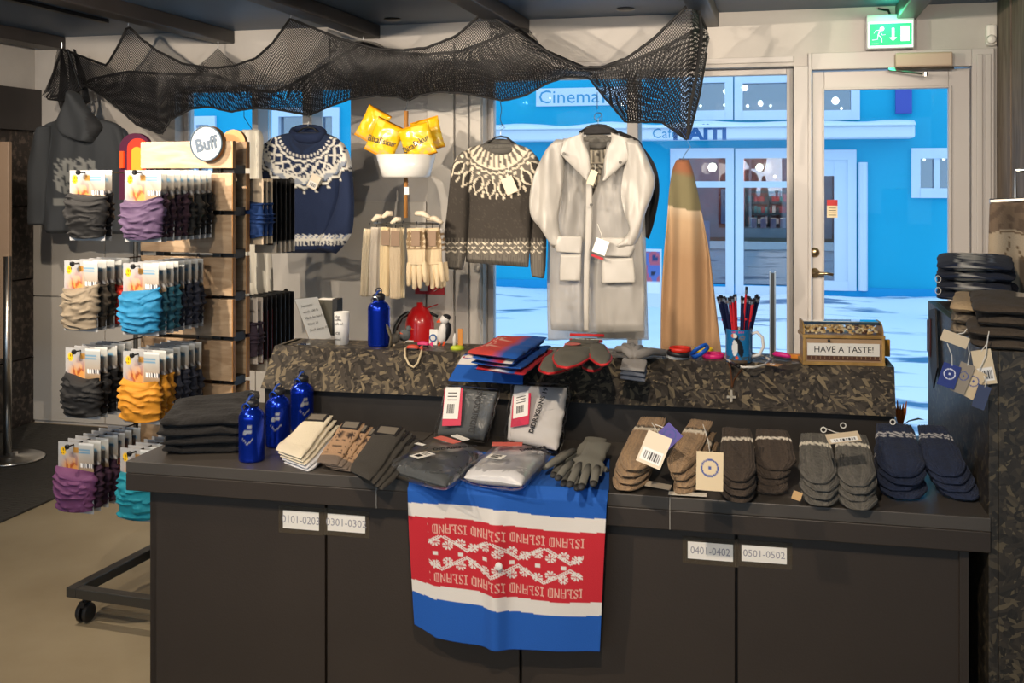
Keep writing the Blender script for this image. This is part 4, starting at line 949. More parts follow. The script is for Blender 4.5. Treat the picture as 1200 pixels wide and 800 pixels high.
lobe(MB(), [(687, 205, 694, 205), (686, 260, 694, 260), (684, 320, 691, 320), (684, 388, 690, 388)], 5.085, .012, 40, 16, None, None).obj('button_placket', PLAST2, rc, smooth=True)
for a in ([(654, 276, 682, 277), (650, 286, 682, 286), (652, 295, 681, 297)], [(704, 278, 740, 279), (704, 288, 744, 289), (706, 300, 738, 301)]):
    lobe(MB(), a, 5.07, .014, 16, 24, None, cf(9, .004)).obj('pocket_flap', PLAST2, rc, smooth=True)
for a in ([(657, 298, 681, 298), (656, 315, 681, 315), (656, 329, 680, 329)], [(706, 302, 742, 302), (705, 318, 744, 318), (705, 332, 745, 331)]):
    lobe(MB(), a, 5.075, .016, 16, 24, None, cf(10, .004)).obj('pocket', PLAST2, rc, smooth=True)
hanger(rc, 701, 146, 5.24, 22, 132)
lobe(MB(), [(688, 148, 712, 147), (680, 154, 722, 152), (684, 158, 726, 156)], 5.26, .03, 14, 20).obj('black_inner_collar', mat('black_cloth', srgb(30, 28, 30), .8), rc, smooth=True)
MB().tube([PY(700, 108, 5.33), PY(700, 128, 5.28)], .002, 5).tube([PY(701 + 4.5 * cos(q / 16 * 2 * pi), 137 + 5 * sin(q / 16 * 2 * pi), 5.25) for q in range(16)], .002, 5, 0, True).obj('wire_hook', HOOKW, rc)
hangtag(rc, PY(704, 289, 5.02), .065, .07, .35, 'front', PY(700, 262, 5.05), (236, 234, 230))
hangtag(rc, PY(700, 301, 5.03), .06, .012, .35, 'front', None, (170, 24, 40))
hangtag(rc, PY(694, 208, 5.02), .035, .07, .35, 'front', PY(697, 192, 5.05), (220, 206, 176))
for x, y in ((661, 180), (727, 190), (693, 240), (693, 215)): MB().lathe([(0, 0), (.008, 0), (.008, .006), (0, .006)], PY(x, y, 5.04), 10, 0, Rx).obj('snap_button', DARKST, rc)
bc = thing('dark_coat', 'black coat hanging just behind the right sleeve of the white raincoat', 'coat', tuple(PY(750, 170, 5.42)))
lobe(MB(), [(700, 152, 728, 154), (690, 165, 752, 168), (694, 200, 752, 200), (695, 250, 752, 250), (696, 330, 757, 330), (700, 396, 755, 396)], 5.42, .03, 60, 40, None, cf(11)).obj('body', mat('black_cloth', srgb(30, 28, 30), .8), bc, smooth=True)
lobe(MB(), [(742, 166, 752, 170), (748, 185, 766, 190), (752, 205, 772, 210), (756, 235, 772, 232), (754, 255, 766, 262), (752, 275, 760, 280)], 5.38, .035, 60, 30, None, cf(12)).obj('sleeve', mat('black_cloth', srgb(30, 28, 30), .8), bc, smooth=True)

# ---- hanging wool blanket
def blcol(px, py): return tuple(q * .72 for q in blcol0(px, py))
def blcol0(px, py):
    q = py - (px - 800) * .18
    if q < 199: return srgb(150, 96, 66)
    if q < 244: return tuple(lerp(a, b, min(1, (q - 199) / 8)) for a, b in zip(srgb(150, 96, 66), srgb(124, 116, 84)))
    if q < 262: return tuple(lerp(a, b, min(1, (q - 244) / 14)) for a, b in zip(srgb(206, 184, 156), srgb(188, 158, 124)))
    return tuple(lerp(a, b, min(1, (q - 262) / 40)) for a, b in zip(srgb(188, 158, 124), srgb(166, 132, 98)))
blf = lambda px, py: (.05 * (cos((px - 806) * (.22 - (py - 186) * .0005)) + .4 * sin(px * .31)) * min(1, (py - 180) / 90)) * .7
bk = thing('wool_blanket', 'camel and olive wool blanket gathered on a wire hook in the window', 'blanket', tuple(PY(800, 186, 5.1)))
lobe(MB(), [(793, 187, 807, 187), (788, 200, 812, 201), (784, 225, 818, 227), (782, 255, 824, 257), (778, 300, 832, 300), (775, 350, 838, 350), (774, 418, 846, 418)], 5.1, .06, 90, 70, blcol, blf).obj('blanket_cloth', KNIT, bk, smooth=True)
MB().tube([PY(806, 166, 5.36), PY(809, 172, 5.2), PY(803, 180, 5.12), PY(799, 188, 5.1)], .0022, 5).obj('wire_hook', HOOKW, bk)

# ---- grey hoodie at the left
HG = srgb(54, 58, 63)
def hoodcol(px, py):
    if 182 < py < 232 and 68 < px < 128:
        cx, cy = 97, 206
        d = abs(nz(px * .09, py * .12, 4)) ; f = math.exp(-(((px - cx) / 26) ** 4 + ((py - cy) / 22) ** 4))
        wing = tri((px - 97) / 14 + .5 * (py / 30)) * 14
        if f > .4 and (py > 182 + wing * .6) and (nz(px * .22, py * .16, 8) > -.18): return srgb(132, 134, 132)
    if 232 <= py < 241 and 64 < px < 90: return srgb(120, 122, 120) if int(px * .8) % 2 else HG
    return HG
hf = lambda s: (lambda px, py: .016 * nz(px * .07, py * .018, s) * 2)
hd_ = thing('hoodie', 'dark grey hooded sweatshirt with pale printed crest hanging in the left corner', 'hoodie', tuple(PY(95, 110, 5.35)))
KC = mat('jersey_print', attr=True, rough=.85, sheen=.2)
lobe(MB(), [(72, 140, 122, 140), (54, 147, 140, 148), (49, 165, 147, 168), (50, 210, 149, 210), (51, 250, 150, 250), (55, 273, 148, 274)], 5.35, .06, 120, 110, hoodcol, hf(1)).obj('body', KC, hd_, smooth=True)
lobe(MB(), [(50, 148, 60, 147), (42, 160, 60, 160), (37, 190, 58, 190), (35, 225, 56, 225), (33, 250, 54, 250), (34, 264, 51, 264)], 5.32, .045, 60, 40, lambda a, b: HG, hf(2)).obj('sleeve', KC, hd_, smooth=True)
lobe(MB(), [(135, 148, 144, 150), (136, 165, 152, 166), (138, 200, 154, 200), (138, 250, 154, 250), (140, 268, 152, 268)], 5.37, .04, 50, 30, lambda a, b: HG, hf(3)).obj('sleeve', KC, hd_, smooth=True)
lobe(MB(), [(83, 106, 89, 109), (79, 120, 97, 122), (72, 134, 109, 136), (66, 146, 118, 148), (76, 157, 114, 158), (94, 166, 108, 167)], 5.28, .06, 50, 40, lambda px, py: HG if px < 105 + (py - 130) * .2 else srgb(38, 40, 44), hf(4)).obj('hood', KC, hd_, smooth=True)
MB().tube([PY(96, 104, 5.33), PY(92, 98, 5.36), PY(80, 60, 5.5)], .002, 5).obj('wire_hook', HOOKW, hd_)
# purple arched sign behind the rack
ps = thing('arched_sign', 'purple arched board with a glowing red arch behind the rack top', 'sign', tuple(PY(157, 200, 5.0)))
def arch(cx, cy, w_, h_, Y, th):
    pts = [PY(cx + w_ * cos(a), cy - w_ * sin(a), Y) for a in [pi * k / 16 for k in range(17)]] + [PY(cx - w_, cy + h_, Y), PY(cx + w_, cy + h_, Y)]
    return MB().prism(pts, (0, th, 0))
arch(158, 174, 18, 60, 5.0, .03).obj('board', mat('purple_board', srgb(92, 34, 66), .5), ps)
pa = PY(159, 230, 5.02); MB().tube([pa, Vector((pa.x, pa.y, .02))], .012, 8).lathe([(0, 0), (.12, 0), (.12, .012), (0, .02)], (pa.x, pa.y, 0), 24).obj('stand', DARKST, ps)
arch(161, 174, 12, 50, 4.99, .012).obj('red_arch', mat('red_board', srgb(236, 70, 50), .4, emit=(srgb(255, 60, 40), .25)), ps)
arch(160, 178, 6, 40, 4.98, .012).obj('yellow_arch', mat('yellow_board', srgb(240, 200, 70), .4), ps)
MB().box(PY(143, 187, 4.985), (.022, .012, .09)).obj('orange_bar', mat('orange_glow', srgb(255, 90, 40), .4, emit=(srgb(255, 80, 30), .5)), ps)

# ---- white knitted scarves behind the rack
sc_ = thing('knitted_scarf', 'white and grey knitted scarf hanging between the rack and navy sweater', 'scarf', tuple(PY(295, 155, 5.0)))
scc = lambda px, py: srgb(120, 118, 112) if (tri(px / 9 + .3) > .8 and 165 < py < 195) or (py > 290 and tri(px / 14) > .55) else srgb(226, 222, 210)
lobe(MB(), [(286, 152, 304, 152), (280, 165, 308, 165), (276, 200, 306, 200), (282, 250, 312, 250), (284, 300, 318, 300), (286, 345, 320, 345)], 5.05, .03, 80, 50, scc, lambda px, py: .02 * sin(px * .6)).obj('scarf_cloth', KNIT, sc_, smooth=True)
MB().tube([PY(286, 129, 5.4), PY(286, 137, 5.1), PY(291, 145, 5.07), PY(297, 154, 5.05)], .002, 5).obj('wire_hook', BLACK, sc_)

# ---- hanging bowl with snack bags and gloves
hb_ = thing('hanging_stand', 'hanging wooden stick with a white enamel bowl holding yellow snack bags', 'hanging display', tuple(PY(476, 182, 5.1)))
c = PY(476, 195, 5.1); zt1 = PY(476, 181, 5.1).z; zt2 = PY(476, 208, 5.1).z; R1 = (PY(510, 195, 5.1).x - PY(443, 195, 5.1).x) / 2
MB().lathe([(0, zt2), (R1 * .74, zt2), (R1 * .80, zt2 + .01), (R1 * .99, zt1), (R1 * .96, zt1), (R1 * .76, zt2 + .012), (0, zt2 + .01)], (c.x, c.y, 0), 40).obj('bowl', mat('enamel_white', srgb(238, 238, 236), .25, coat=.3), hb_, smooth=True)
MB().tube([PY(476, 130, 5.1), PY(475.5, 255, 5.1)], .011, 10).obj('stick', WOODE, hb_, smooth=True)
MB().tube([PY(478, 118, 5.4), PY(477, 122, 5.2), PY(475, 130, 5.1), PY(478, 150, 5.1)], .0024, 5).obj('wire_hook', HOOKW, hb_)
MB().bx(PY(473.5, 220, 5.085).x, PY(479, 220, 5.085).x, 5.085, 5.09, PY(476, 228, 5.085).z, PY(476, 219, 5.085).z).obj('price_sticker', PAPER, hb_)
zr = PY(476, 262, 5.1).z
MB().tube([(c.x + .17 * cos(q / 32 * 2 * pi), c.y + .11 * sin(q / 32 * 2 * pi), zr) for q in range(32)], .004, 6, 0, True).obj('hook_ring', STEEL, hb_)
YB = mat('snack_bag_foil', attr=True, rough=.25, coat=.4)
def bag(cx, cy, w_, h_, ang, Y, label, txt):
    o = thing('snack_bag', label, 'snack bag', tuple(PY(cx, cy, Y)), 'yellow snack bags in the hanging bowl'); s = Y * .98 / F * 1.0
    s = (PY(cx + 1, cy, Y) - PY(cx, cy, Y)).length; Q = Matrix.Rotation(ang, 3, 'Y'); c = PY(cx, cy, Y)
    def P_(u, v, sgn):
        e = max(0, (1 - (2 * u - 1) ** 2)) ** .5 * max(0, 1 - (2 * v - 1) ** 4) ** .6
        return c + Q @ Vector(((u - .5) * w_ * s * (1 - .05 * sin(pi * v)), sgn * (.028 * e + .004 * nz(u * 5, v * 6, cx) * e), (.5 - v) * h_ * s))
    cf_ = lambda u, v: srgb(236, 160, 20) if v < .08 or v > .94 else (srgb(250, 222, 90) if nz(u * 3, v * 4, cx) > .25 else srgb(240, 192, 30)) if v < .78 else (srgb(226, 180, 110) if nz(u * 8, v * 8) > 0 else srgb(240, 200, 50))
    m = MB(); m.sheet(lambda u, v: P_(u, v, -1), 24, 28, .0, cf_); m2 = MB()
    P1 = [[P_(i / 20, j / 24, -1) for i in range(21)] + [P_(1 - i / 20, j / 24, 1) for i in range(21)] for j in range(25)]
    cols = [cf_((i if i < 21 else 41 - i) / 20, j / 24) for j in range(25) for i in range(42)]
    m2.loft(P1, 0, True, False, cols); m2.obj('bag_foil', YB, o, smooth=True)
    if txt: text(txt, 10 * s, c + Q @ Vector((-.0, -.030, -.012)), INK, o, M_=Q @ Matrix.Rotation(radians(-12), 3, 'Y') @ Matrix.Rotation(pi / 2, 3, 'X'), sx=.9)
bag(437, 147, 30, 38, .5, 5.16, 'yellow snack bag at the back left of the hanging bowl', '')
bag(501, 158, 34, 36, -.25, 5.18, 'yellow snack bag at the back right of the hanging bowl', '')
bag(451, 163, 36, 40, .45, 5.08, 'yellow snack bag leaning left in front in the bowl', 'Bitafiskur')
bag(489, 166, 38, 38, -.3, 5.05, 'yellow snack bag leaning right in front in the bowl', 'Bitafiskur')
GL = mat('cream_knit', attr=True, rough=.9, sheen=.3, bump=.4, bscale=200)
CREAM = srgb(224, 204, 170)
def knitglove(cx, top, w_, L_, Y, col, lab, fingers=True, ang=0, band=None):
    s = (PY(cx + 1, top, Y) - PY(cx, top, Y)).length; c = PY(cx, top, Y); Q = Matrix.Rotation(ang, 3, 'Y')
    o = thing('knitted_glove' if fingers else 'knitted_wristwarmer', lab, 'glove' if fingers else 'wrist warmer', tuple(c), 'cream knitwear clipped round the hanging stick')
    def cl_(x, z): # z downwards in px
        if band and band[0] < z < band[1]: return srgb(150, 124, 92) if (tri(x / 7) + tri(z / 6)) > .75 else col
        return col
    H = L_ * (.62 if fingers else 1.0); rings = []; cols = []
    for k in range(31):
        t = k / 30; hw = w_ / 2 * (1 + .06 * sin(t * 5)) * (.9 if t < .3 else 1); ring = []
        for j in range(28):
            a = 2 * pi * j / 28; x = hw * cos(a); ring.append(c + Q @ Vector((x * s, -.016 * sin(a) + .004 * sin(x * 1.6), -H * t * s))); cols.append(cl_(x, H * t))
        rings.append(ring)
    MB().loft(rings, 0, True, False, cols).obj('palm' if fingers else 'knit_tube', GL, o, smooth=True)
    if fingers:
        for i in range(4):
            x = (i - 1.5) * w_ * .25; l = L_ * (.36, .42, .4, .3)[i]
            MB().tube([c + Q @ Vector((x * s, 0, -H * .94 * s)), c + Q @ Vector(((x + (i - 1.5) * .8) * s, 0, -(H + l * .5) * s)), c + Q @ Vector(((x + (i - 1.5) * 1.1) * s, 0, -(H + l * .93) * s)), c + Q @ Vector(((x + (i - 1.5) * 1.1) * s, 0, -(H + l) * s))], [.014, .0135, .011, .004], 10).obj('finger', mat('cream_wool', col, .9, bump=.4, bscale=200), o, smooth=True)
    return o
LBL = mat('paper_sleeve', attr=True, rough=.7)
kn = [(432, 268, 12, 74, 5.12, (230, 214, 184), 0, 'white ribbed wrist warmer at the left end of the hanging bunch', .06), (441, 266, 13, 76, 5.06, (196, 186, 172), 0, 'greyish wrist warmer second from the left of the hanging bunch', .04), (452, 266, 12, 76, 5.03, (228, 206, 164), 0, 'cream wrist warmer in the middle of the hanging bunch', .02), (463, 267, 13, 78, 5.02, (206, 188, 160), 0, 'beige wrist warmer beside the front glove', 0), (471, 266, 8, 78, 5.05, (232, 214, 178), 0, 'narrow cream wrist warmer edge on by the gloves', 0),
      (487, 267, 22, 66, 5.0, (228, 208, 174), 1, 'cream five finger glove with brown patterned cuff in front', -.03), (506, 267, 20, 66, 5.04, (226, 204, 168), 1, 'cream five finger glove with leafy brown cuff at the right', -.06), (515, 268, 10, 64, 5.1, (224, 222, 222), 1, 'white glove at the right end of the hanging bunch', -.06)]
for x, y, w_, L_, Y, cc, fg, lb, an in kn:
    o = knitglove(x, y, w_, L_, Y, srgb(*cc), lb, bool(fg), an, (3, 24) if fg else None)
    if w_ > 11 and x > 445:
        p = PY(x, y + 12, Y - .022); MB().bx(p.x - .022, p.x + .022, p.y - .002, p.y, p.z - .04, p.z + .035).obj('kraft_band', mat('kraft_band', srgb(160, 134, 112), .7), o)
    q = PY(x, y, Y); MB().tube([q + Vector((0, 0, -.015)), q + Vector((.004, 0, .02)), q + Vector((0, .02, .03))], .0022, 5).obj('clip_hook', BLACK, o)
for k, (x, y) in enumerate(((448, 254), (460, 250), (488, 250), (502, 256), (470, 257))):
    m = MB(); p = PY(x, y, 5.08); q = PY(x + (16 if x > 470 else -12), y + 5, 5.06)
    m.tube([p, (p + q) / 2 + Vector((0, 0, .01)), q], [.018, .022, .012], 10, flat=.7); o = m.obj('knitted_glove', mat('cream_wool2', srgb(226, 214, 192), .9, bump=.4, bscale=200), smooth=True)
    tag(o, ['folded white glove over the hanging ring at the left', 'folded white glove over the ring left of the stick', 'folded cream glove over the ring right of the stick', 'folded cream glove over the ring at the far right', 'small white glove fold right at the stick end'][k], 'glove', 'cream knitwear clipped round the hanging stick')
# ================================================================== GOODS ON THE WORKTOP
PATT = mat('printed_cloth', attr=True, rough=.85, sheen=.15, bump=.15, bscale=500)
WOOLM = mat('felted_wool', attr=True, rough=.95, sheen=.5, bump=.9, bscale=170)
def pad(mb, fl, fr, bl, br, th, N=28, M_=32, wfn=None, colfn=None, pw=.5, hfn=None, seed=0, amp=0, ends=True, mi=0, ret=None, rib=0):
    """soft slab: four corners of its TOP surface (front-left, front-right, back-left, back-right), thickness downwards"""
    fl, fr, bl, br = map(Vector, (fl, fr, bl, br)); nrm = ((fr - fl).cross(bl - fl)).normalized()
    if nrm.z < 0: nrm = -nrm
    rings = []; cols = []; L_, R_ = [], []
    for k in range(N + 1):
        v = .5 - .5 * cos(pi * k / N); a, b = fl.lerp(bl, v), fr.lerp(br, v); mid = (a + b) / 2; half = (b - a) / 2
        e = (max(0, 1 - abs(2 * v - 1) ** 6)) ** .5 if ends else 1
        e = max(e, .12); w_ = wfn(v) if wfn else 1; h_ = (hfn(v) if hfn else 1) * e; ring = []
        for j in range(M_):
            an = 2 * pi * j / M_; c_, s_ = cos(an), sin(an); x = (abs(c_) ** pw) * (1 if c_ > 0 else -1); y = (abs(s_) ** .8) * (1 if s_ > 0 else -1)
            p = mid + half * w_ * x * (.96 + .04 * e) + nrm * (th / 2 * h_ * y - th / 2)
            if rib: p = p + nrm * (.0011 * sin(x * rib) * (1 if y > 0 else 0))
            if amp: p = p + nrm * amp * nz(p.x * 22, p.y * 22, seed + p.z * 14) * (1 if y > 0 else .4) + half.normalized() * amp * .7 * nz(p.y * 30, p.z * 40, seed)
            ring.append(p); cols.append(tuple(colfn((x + 1) / 2, v, y)) if colfn else (1, 1, 1))
        rings.append(ring); L_.append((ring[M_ // 2])); R_.append(ring[0])
    mb.loft(rings, mi, True, False, cols)
    if ret is not None: ret.append((L_, R_))
    return mb
def G(px, py, z): return PZ(px, py, z)
def single(mb, name, m, label, cat, group=None, **k):
    return tag(mb.obj(name, m, None, **k), label, cat, group)
UP = Vector((0, 0, 1))

# ---- black folded blankets at the left
for k in range(4):
    z = CT + .024 * (k + 1)
    fl_, fr_, bl_, br_2 = G(186, 535 + 0, CT), G(284, 532, CT), G(208, 502, CT), G(306, 492, CT)
    off = Vector((.006 * sin(k * 2.1), .008 * cos(k * 1.7), z - CT))
    o = single(pad(MB(), fl_ + off, fr_ + off, bl_ + off, br_2 + off, .027, 40, 40, None, None, .35, None, k, .012), 'folded_throw', mat('black_fleece', srgb(30, 28, 27), .95, sheen=.6, bump=.8, bscale=120),
               'thick black throw folded on the worktop left end, ' + ['lowest', 'second from below', 'third from below', 'topmost'][k] + ' of the pile', 'throw', 'black folded throws')

# ---- blue bottles
BOT_M = mat('blue_aluminium', attr=True, rough=.22, metal=.75)
def bottle(px, py, z, H_, label, rot=0, carab=True, faceted=False):
    c = G(px, py, z); o = thing('drinking_bottle', label, 'bottle', tuple(c), 'blue metal drinking bottles'); s = H_ / .165
    prof = [(0, 0), (.031, 0), (.033, .004)] + [(.033, .004 + .106 * q / 26) for q in range(1, 27)] + [(.032, .116), (.027, .125), (.019, .131), (.017, .134), (.017, .14), (0, .14)]
    M2 = 72; rings = []; cols = []
    for r_, zz in prof:
        ring = []
        for j in range(M2):
            a = 2 * pi * j / M2; ring.append(c + Vector((cos(a) * max(r_, 1e-4), sin(a) * max(r_, 1e-4), zz)) * s)
            d = ((a - (1.5 * pi + .15 + rot) + pi) % (2 * pi) - pi) * .033; q = zz - .062
            w_ = (abs(d) < .012 and 0 < q - .012 - .3 * d < .013 - abs(d + .004) * .6) or (abs(d - .004) < .006 and abs(q - .028) < .004) or (-.014 < q < .0 and abs(abs(d) - (q + .014) * 1.0) < .0018)
            cols.append(srgb(225, 228, 238) if w_ and r_ > .02 and not faceted else srgb(16, 52, 178))
        rings.append(ring)
    MB().loft(rings, 0, True, False, cols).obj('bottle_body', BOT_M, o, smooth=True)
    cp = MB().lathe([(r_ * s, zz * s) for r_, zz in [(0, .138), (.0185, .138), (.019, .15), (.015, .155), (.008, .157), (0, .157)]], c, 20).obj('cap', mat('cap_black', srgb(40, 40, 44), .35), o, smooth=True)
    MB().tube([c + Vector((.009 * cos(q / 16 * 2 * pi), 0, .163 + .009 * sin(q / 16 * 2 * pi))) * s for q in range(16)], .002, 6, 0, True).obj('cap_loop', mat('cap_black', (0, 0, 0)), cp)
    if carab:
        q0 = c + Vector((-.006, -.018, .135)) * s
        MB().tube([q0 + Vector((.011 * cos(q / 16 * 2 * pi), -.003 * sin(q / 8 * pi), .013 * sin(q / 16 * 2 * pi))) for q in range(16)], .0016, 6, 0, True).obj('key_ring', STEEL if faceted else mat('blue_ring', srgb(40, 90, 200), .3, metal=.6), cp)
        MB().tube([q0 + Vector((0, .0, .011)), q0 + Vector((.006, .01, .028)), q0 + Vector((.01, .018, .03))], .003, 6).obj('strap', mat('blue_strap', srgb(30, 70, 160), .6), cp)
bottle(295, 539, CT, .166, 'blue metal bottle nearest the front beside the black throws', 0)
bottle(326, 522, CT, .166, 'middle one of the three blue bottles on the worktop', .1)
bottle(354, 503, CT, .166, 'rearmost of the three blue bottles with dark strap loop', .5)
bottle(444, 405, SH, .17, 'blue bottle with keyring standing on the raised shelf', 0, True, True)

# ---- socks
def sockstack(corners, n, step, colfn, names, kind, group, th=.013, band=True, drop=.013, lean=0):
    fl_, fr_, bl_, br_2 = [Vector(q) for q in corners]
    for k in range(n):
        off = Vector((step * k, .001 * k, 0)); dz = Vector((0, 0, -drop * k))
        f2, b2 = off * .55 + dz * .6, off + dz
        c = [fl_ + f2, fr_ + f2, bl_ + b2, br_2 + b2]
        o = thing('folded_socks', names[k], 'socks', tuple(c[0]), group)
        def cf_(u, v, y, k=k): return colfn(u, v, y, k)
        pad(MB(), *c, th, 44, 44, lambda v: 1 - .12 * (v - .5) - .10 * max(0, .14 - v) / .14, cf_, .55, lambda v: 1 + .25 * (v < .2), k, .003).obj('sock_body', KNIT, o, smooth=True)
        if band:
            u_ = lambda u, v: (c[0].lerp(c[1], u)).lerp(c[2].lerp(c[3], u), v)
            nn = (c[1] - c[0]).cross(c[2] - c[0]).normalized(); nn = nn if nn.z > 0 else -nn
            q = [u_(.12, .78) + nn * .0015, u_(.88, .78) + nn * .0015, u_(.88, .985) + nn * .002, u_(.12, .985) + nn * .002]
            b = MB().prism(q, nn * -.002).obj('paper_band', mat('band_black', srgb(34, 32, 32), .6), o)
            q = [u_(.2, .81) + nn * .0022, u_(.8, .81) + nn * .0022, u_(.8, .95) + nn * .0026, u_(.2, .95) + nn * .0026]
            MB().prism(q, nn * -.001).obj('band_print', mat('band_grey', srgb(120, 112, 100), .6), b)
            text('WOOL', .016, (q[0] + q[2]) / 2 + nn * .0012, PAPER, b, M_=Matrix((tuple((c[1] - c[0]).normalized()), tuple(nn.cross((c[1] - c[0]).normalized())), tuple(nn))).transposed(), ext=.0002) if False else None
OR5 = ['topmost', 'second', 'third', 'fourth', 'lowest']
zf_, zb2 = .868, .925
sockstack((G(321, 524, zf_), G(352, 535, zf_), G(362, 484, zb2), G(391, 484, zb2)), 5, .010, lambda u, v, y, k: srgb(228, 216, 190) if k < 3 else srgb(222, 222, 224), ['cream ribbed socks, %s of the pale pile by the blue bottles' % q for q in OR5], 'cream', 'cream socks fanned in a pile')
def fair(u, v, y, k):
    if v < .14: return srgb(110, 96, 84)
    a = srgb(176, 142, 110); d = srgb(58, 42, 34)
    if y < .3: return srgb(196, 156, 106) if int(v * 22 + k) % 3 else srgb(120, 84, 54)
    if .18 < v < .28 and tri(u * 5) + tri(v * 20) > 1.35: return d
    if .30 < v < .32 or .44 < v < .455: return d if tri(u * 14) > .4 else a
    if .35 < v < .41 and tri(u * 6) > .72 and tri(v * 16 + .3) > .4: return d
    if .48 < v < .52 and tri(u * 9) > .5: return d
    for cx in (.3, .75):
        dx, dy = (u - cx) * 1.0, (v - .64) * 1.9; r = sqrt(dx * dx + dy * dy)
        if r < .17 and (abs(dx) < .03 or abs(dy) < .03 or abs(abs(dx) - abs(dy)) < .035): return d
    return a
sockstack((G(370, 538, .858), G(396, 542, .856), G(401, 492, .91), G(429, 494, .91)), 4, .022, fair, ['brown patterned wool socks, %s of the fan beside the cream socks' % q for q in OR5], 'fair', 'brown patterned socks in a fan', drop=.008)
sockstack((G(408, 548, .862), G(433, 561, .862), G(441, 497, .918), G(477, 500, .918)), 4, .018, lambda u, v, y, k: srgb(62, 58, 52), ['dark olive grey wool socks, %s of the fan left of the packages' % q for q in OR5], 'dark', 'dark wool socks in a fan', drop=.011)

# ---- blue, white and red tote bag hanging over the worktop front
def bits(s): return [[c == '#' for c in r] for r in s]
GLY = {'I': ['###', '.#.', '.#.', '.#.', '.#.', '.#.', '.#.', '.#.', '###'], 'S': ['.###', '#..#', '#...', '##..', '.##.', '..##', '...#', '#..#', '###.'], 'L': ['##...', '.#...', '.#...', '.##..', '.#.#.', '.#...', '.#...', '.#..#', '#####'],
       'A': ['#####', '#...#', '#.#.#', '#...#', '#####', '#...#', '#...#', '#...#', '#...#'], 'N': ['#...#', '##..#', '##..#', '#.#.#', '#.#.#', '#..##', '#..##', '#...#', '#...#'], 'D': ['####.', '#.#.#', '#.#.#', '#.#.#', '#.#.#', '#.#.#', '#.#.#', '#.#.#', '####.']}
word = [''] * 9
for ch in 'ISLAND':
    for r in range(9): word[r] += GLY[ch][r] + '.'
for r in range(9): word[r] += '...'
WW = len(word[0])
TB, TW, TR_, TR2 = srgb(22, 88, 176), srgb(226, 220, 212), srgb(196, 34, 48), srgb(224, 176, 160)
def totered(a, b):
    """a,b in 0..1 over the print (a across, b down); the print stands upside down"""
    if not (0 <= a < 1 and 0 <= b <= 1): return TR_
    a, b = 1 - a, 1 - b
    for b0 in (.0, .84):
        if b0 <= b < b0 + .155:
            r = min(8, int((b - b0) / .155 * 9)); c = int(a * WW * 4) % WW
            return TR2 if word[r][c] == '#' else TR_
    if .2 < b < .8:
        x = a * 12; y = (b - .2) / .6
        cx = floor(x); dx = x - cx - .5
        ys = (.27, .73) if cx % 2 == 0 else (.18, .82)
        for yc in ys:
            dy = (y - yc) * 3.4; r = sqrt(dx * dx + dy * dy)
            if r < .42:
                th = (atan2(dy, dx) / (pi / 4)) % 1; 
                if abs(th - .5) < .33 and r > .08: return TW
        w1 = .5 + .36 * cos(x * pi / 2) ; 
        for s in (1, -1):
            yy = .5 + s * (.10 + .38 * (tri((x + 1) / 4)))
            if abs(y - yy) < .022 or abs(y - yy - .06) < .018: return TW
        if abs(dx) < .2 and abs(y - .5) < .05 and cx % 2: return TW
    return TR_
def totecol(hz, fx_):   # hz = metres below the worktop edge, fx_ = 0..1 across
    hz = hz + .006 * sin(fx_ * 6)
    if hz < .052: return TB
    if hz < .084: return TW
    if hz < .243: return totered((fx_ - .10) / .80, (hz - .098) / .135)
    if hz < .274: return TW
    return TB
tu0, tu1 = cu(480, -.01), cu(713, -.01)
tote = thing('tote_bag', 'blue white and red cotton tote bag lying over the worktop edge, printed upside down', 'tote bag', tuple(C((tu0 + tu1) / 2, 0, CT)))
LT = .36 + .27
def totep(u, v):
    s = v * LT; uu = lerp(tu0, tu1, u); top = .27
    hang = .36 + .012 * sin(u * pi) - .022 * max(0, 1 - u / .12)
    wob = .5 + .5 * cos((u - .44) * 2 * pi / .9); ridge = math.exp(-((u - .455) / .05) ** 2)
    if s < top:
        d = top - s; return C(uu - .035 * (d / top) * (u * 2 - 1) * -1 * (-1), d, CT + .004 + .004 * max(0, nz(uu * 12, d * 14)) + .006 * ridge * (1 - d / top))
    d = (s - top) / .36 * hang; k = min(1, d / .02)
    return C(uu - .018 * (d / .36) * (2 * u - 1) * 1, -.006 - .012 * k - .02 * ridge * min(1, d / .12) - .008 * (1 + nz(uu * 9, d * 4)) * k, CT + .004 - d + (.004 if d < .01 else 0))
def totec(u, v):
    s = v * LT - .27
    return totecol(s, u) if s > 0 else TB
MB().sheet(totep, 330, 300, .0025, totec).obj('tote_cloth', PATT, tote, smooth=True)
MB().lathe([(0, 0), (.009, 0), (.008, .003), (0, .005)], C(cu(586, -.04), -.052, CT - .17), 16, 0, Rc @ Matrix.Rotation(pi / 2, 3, 'X')).obj('white_button', WHITE, tote)

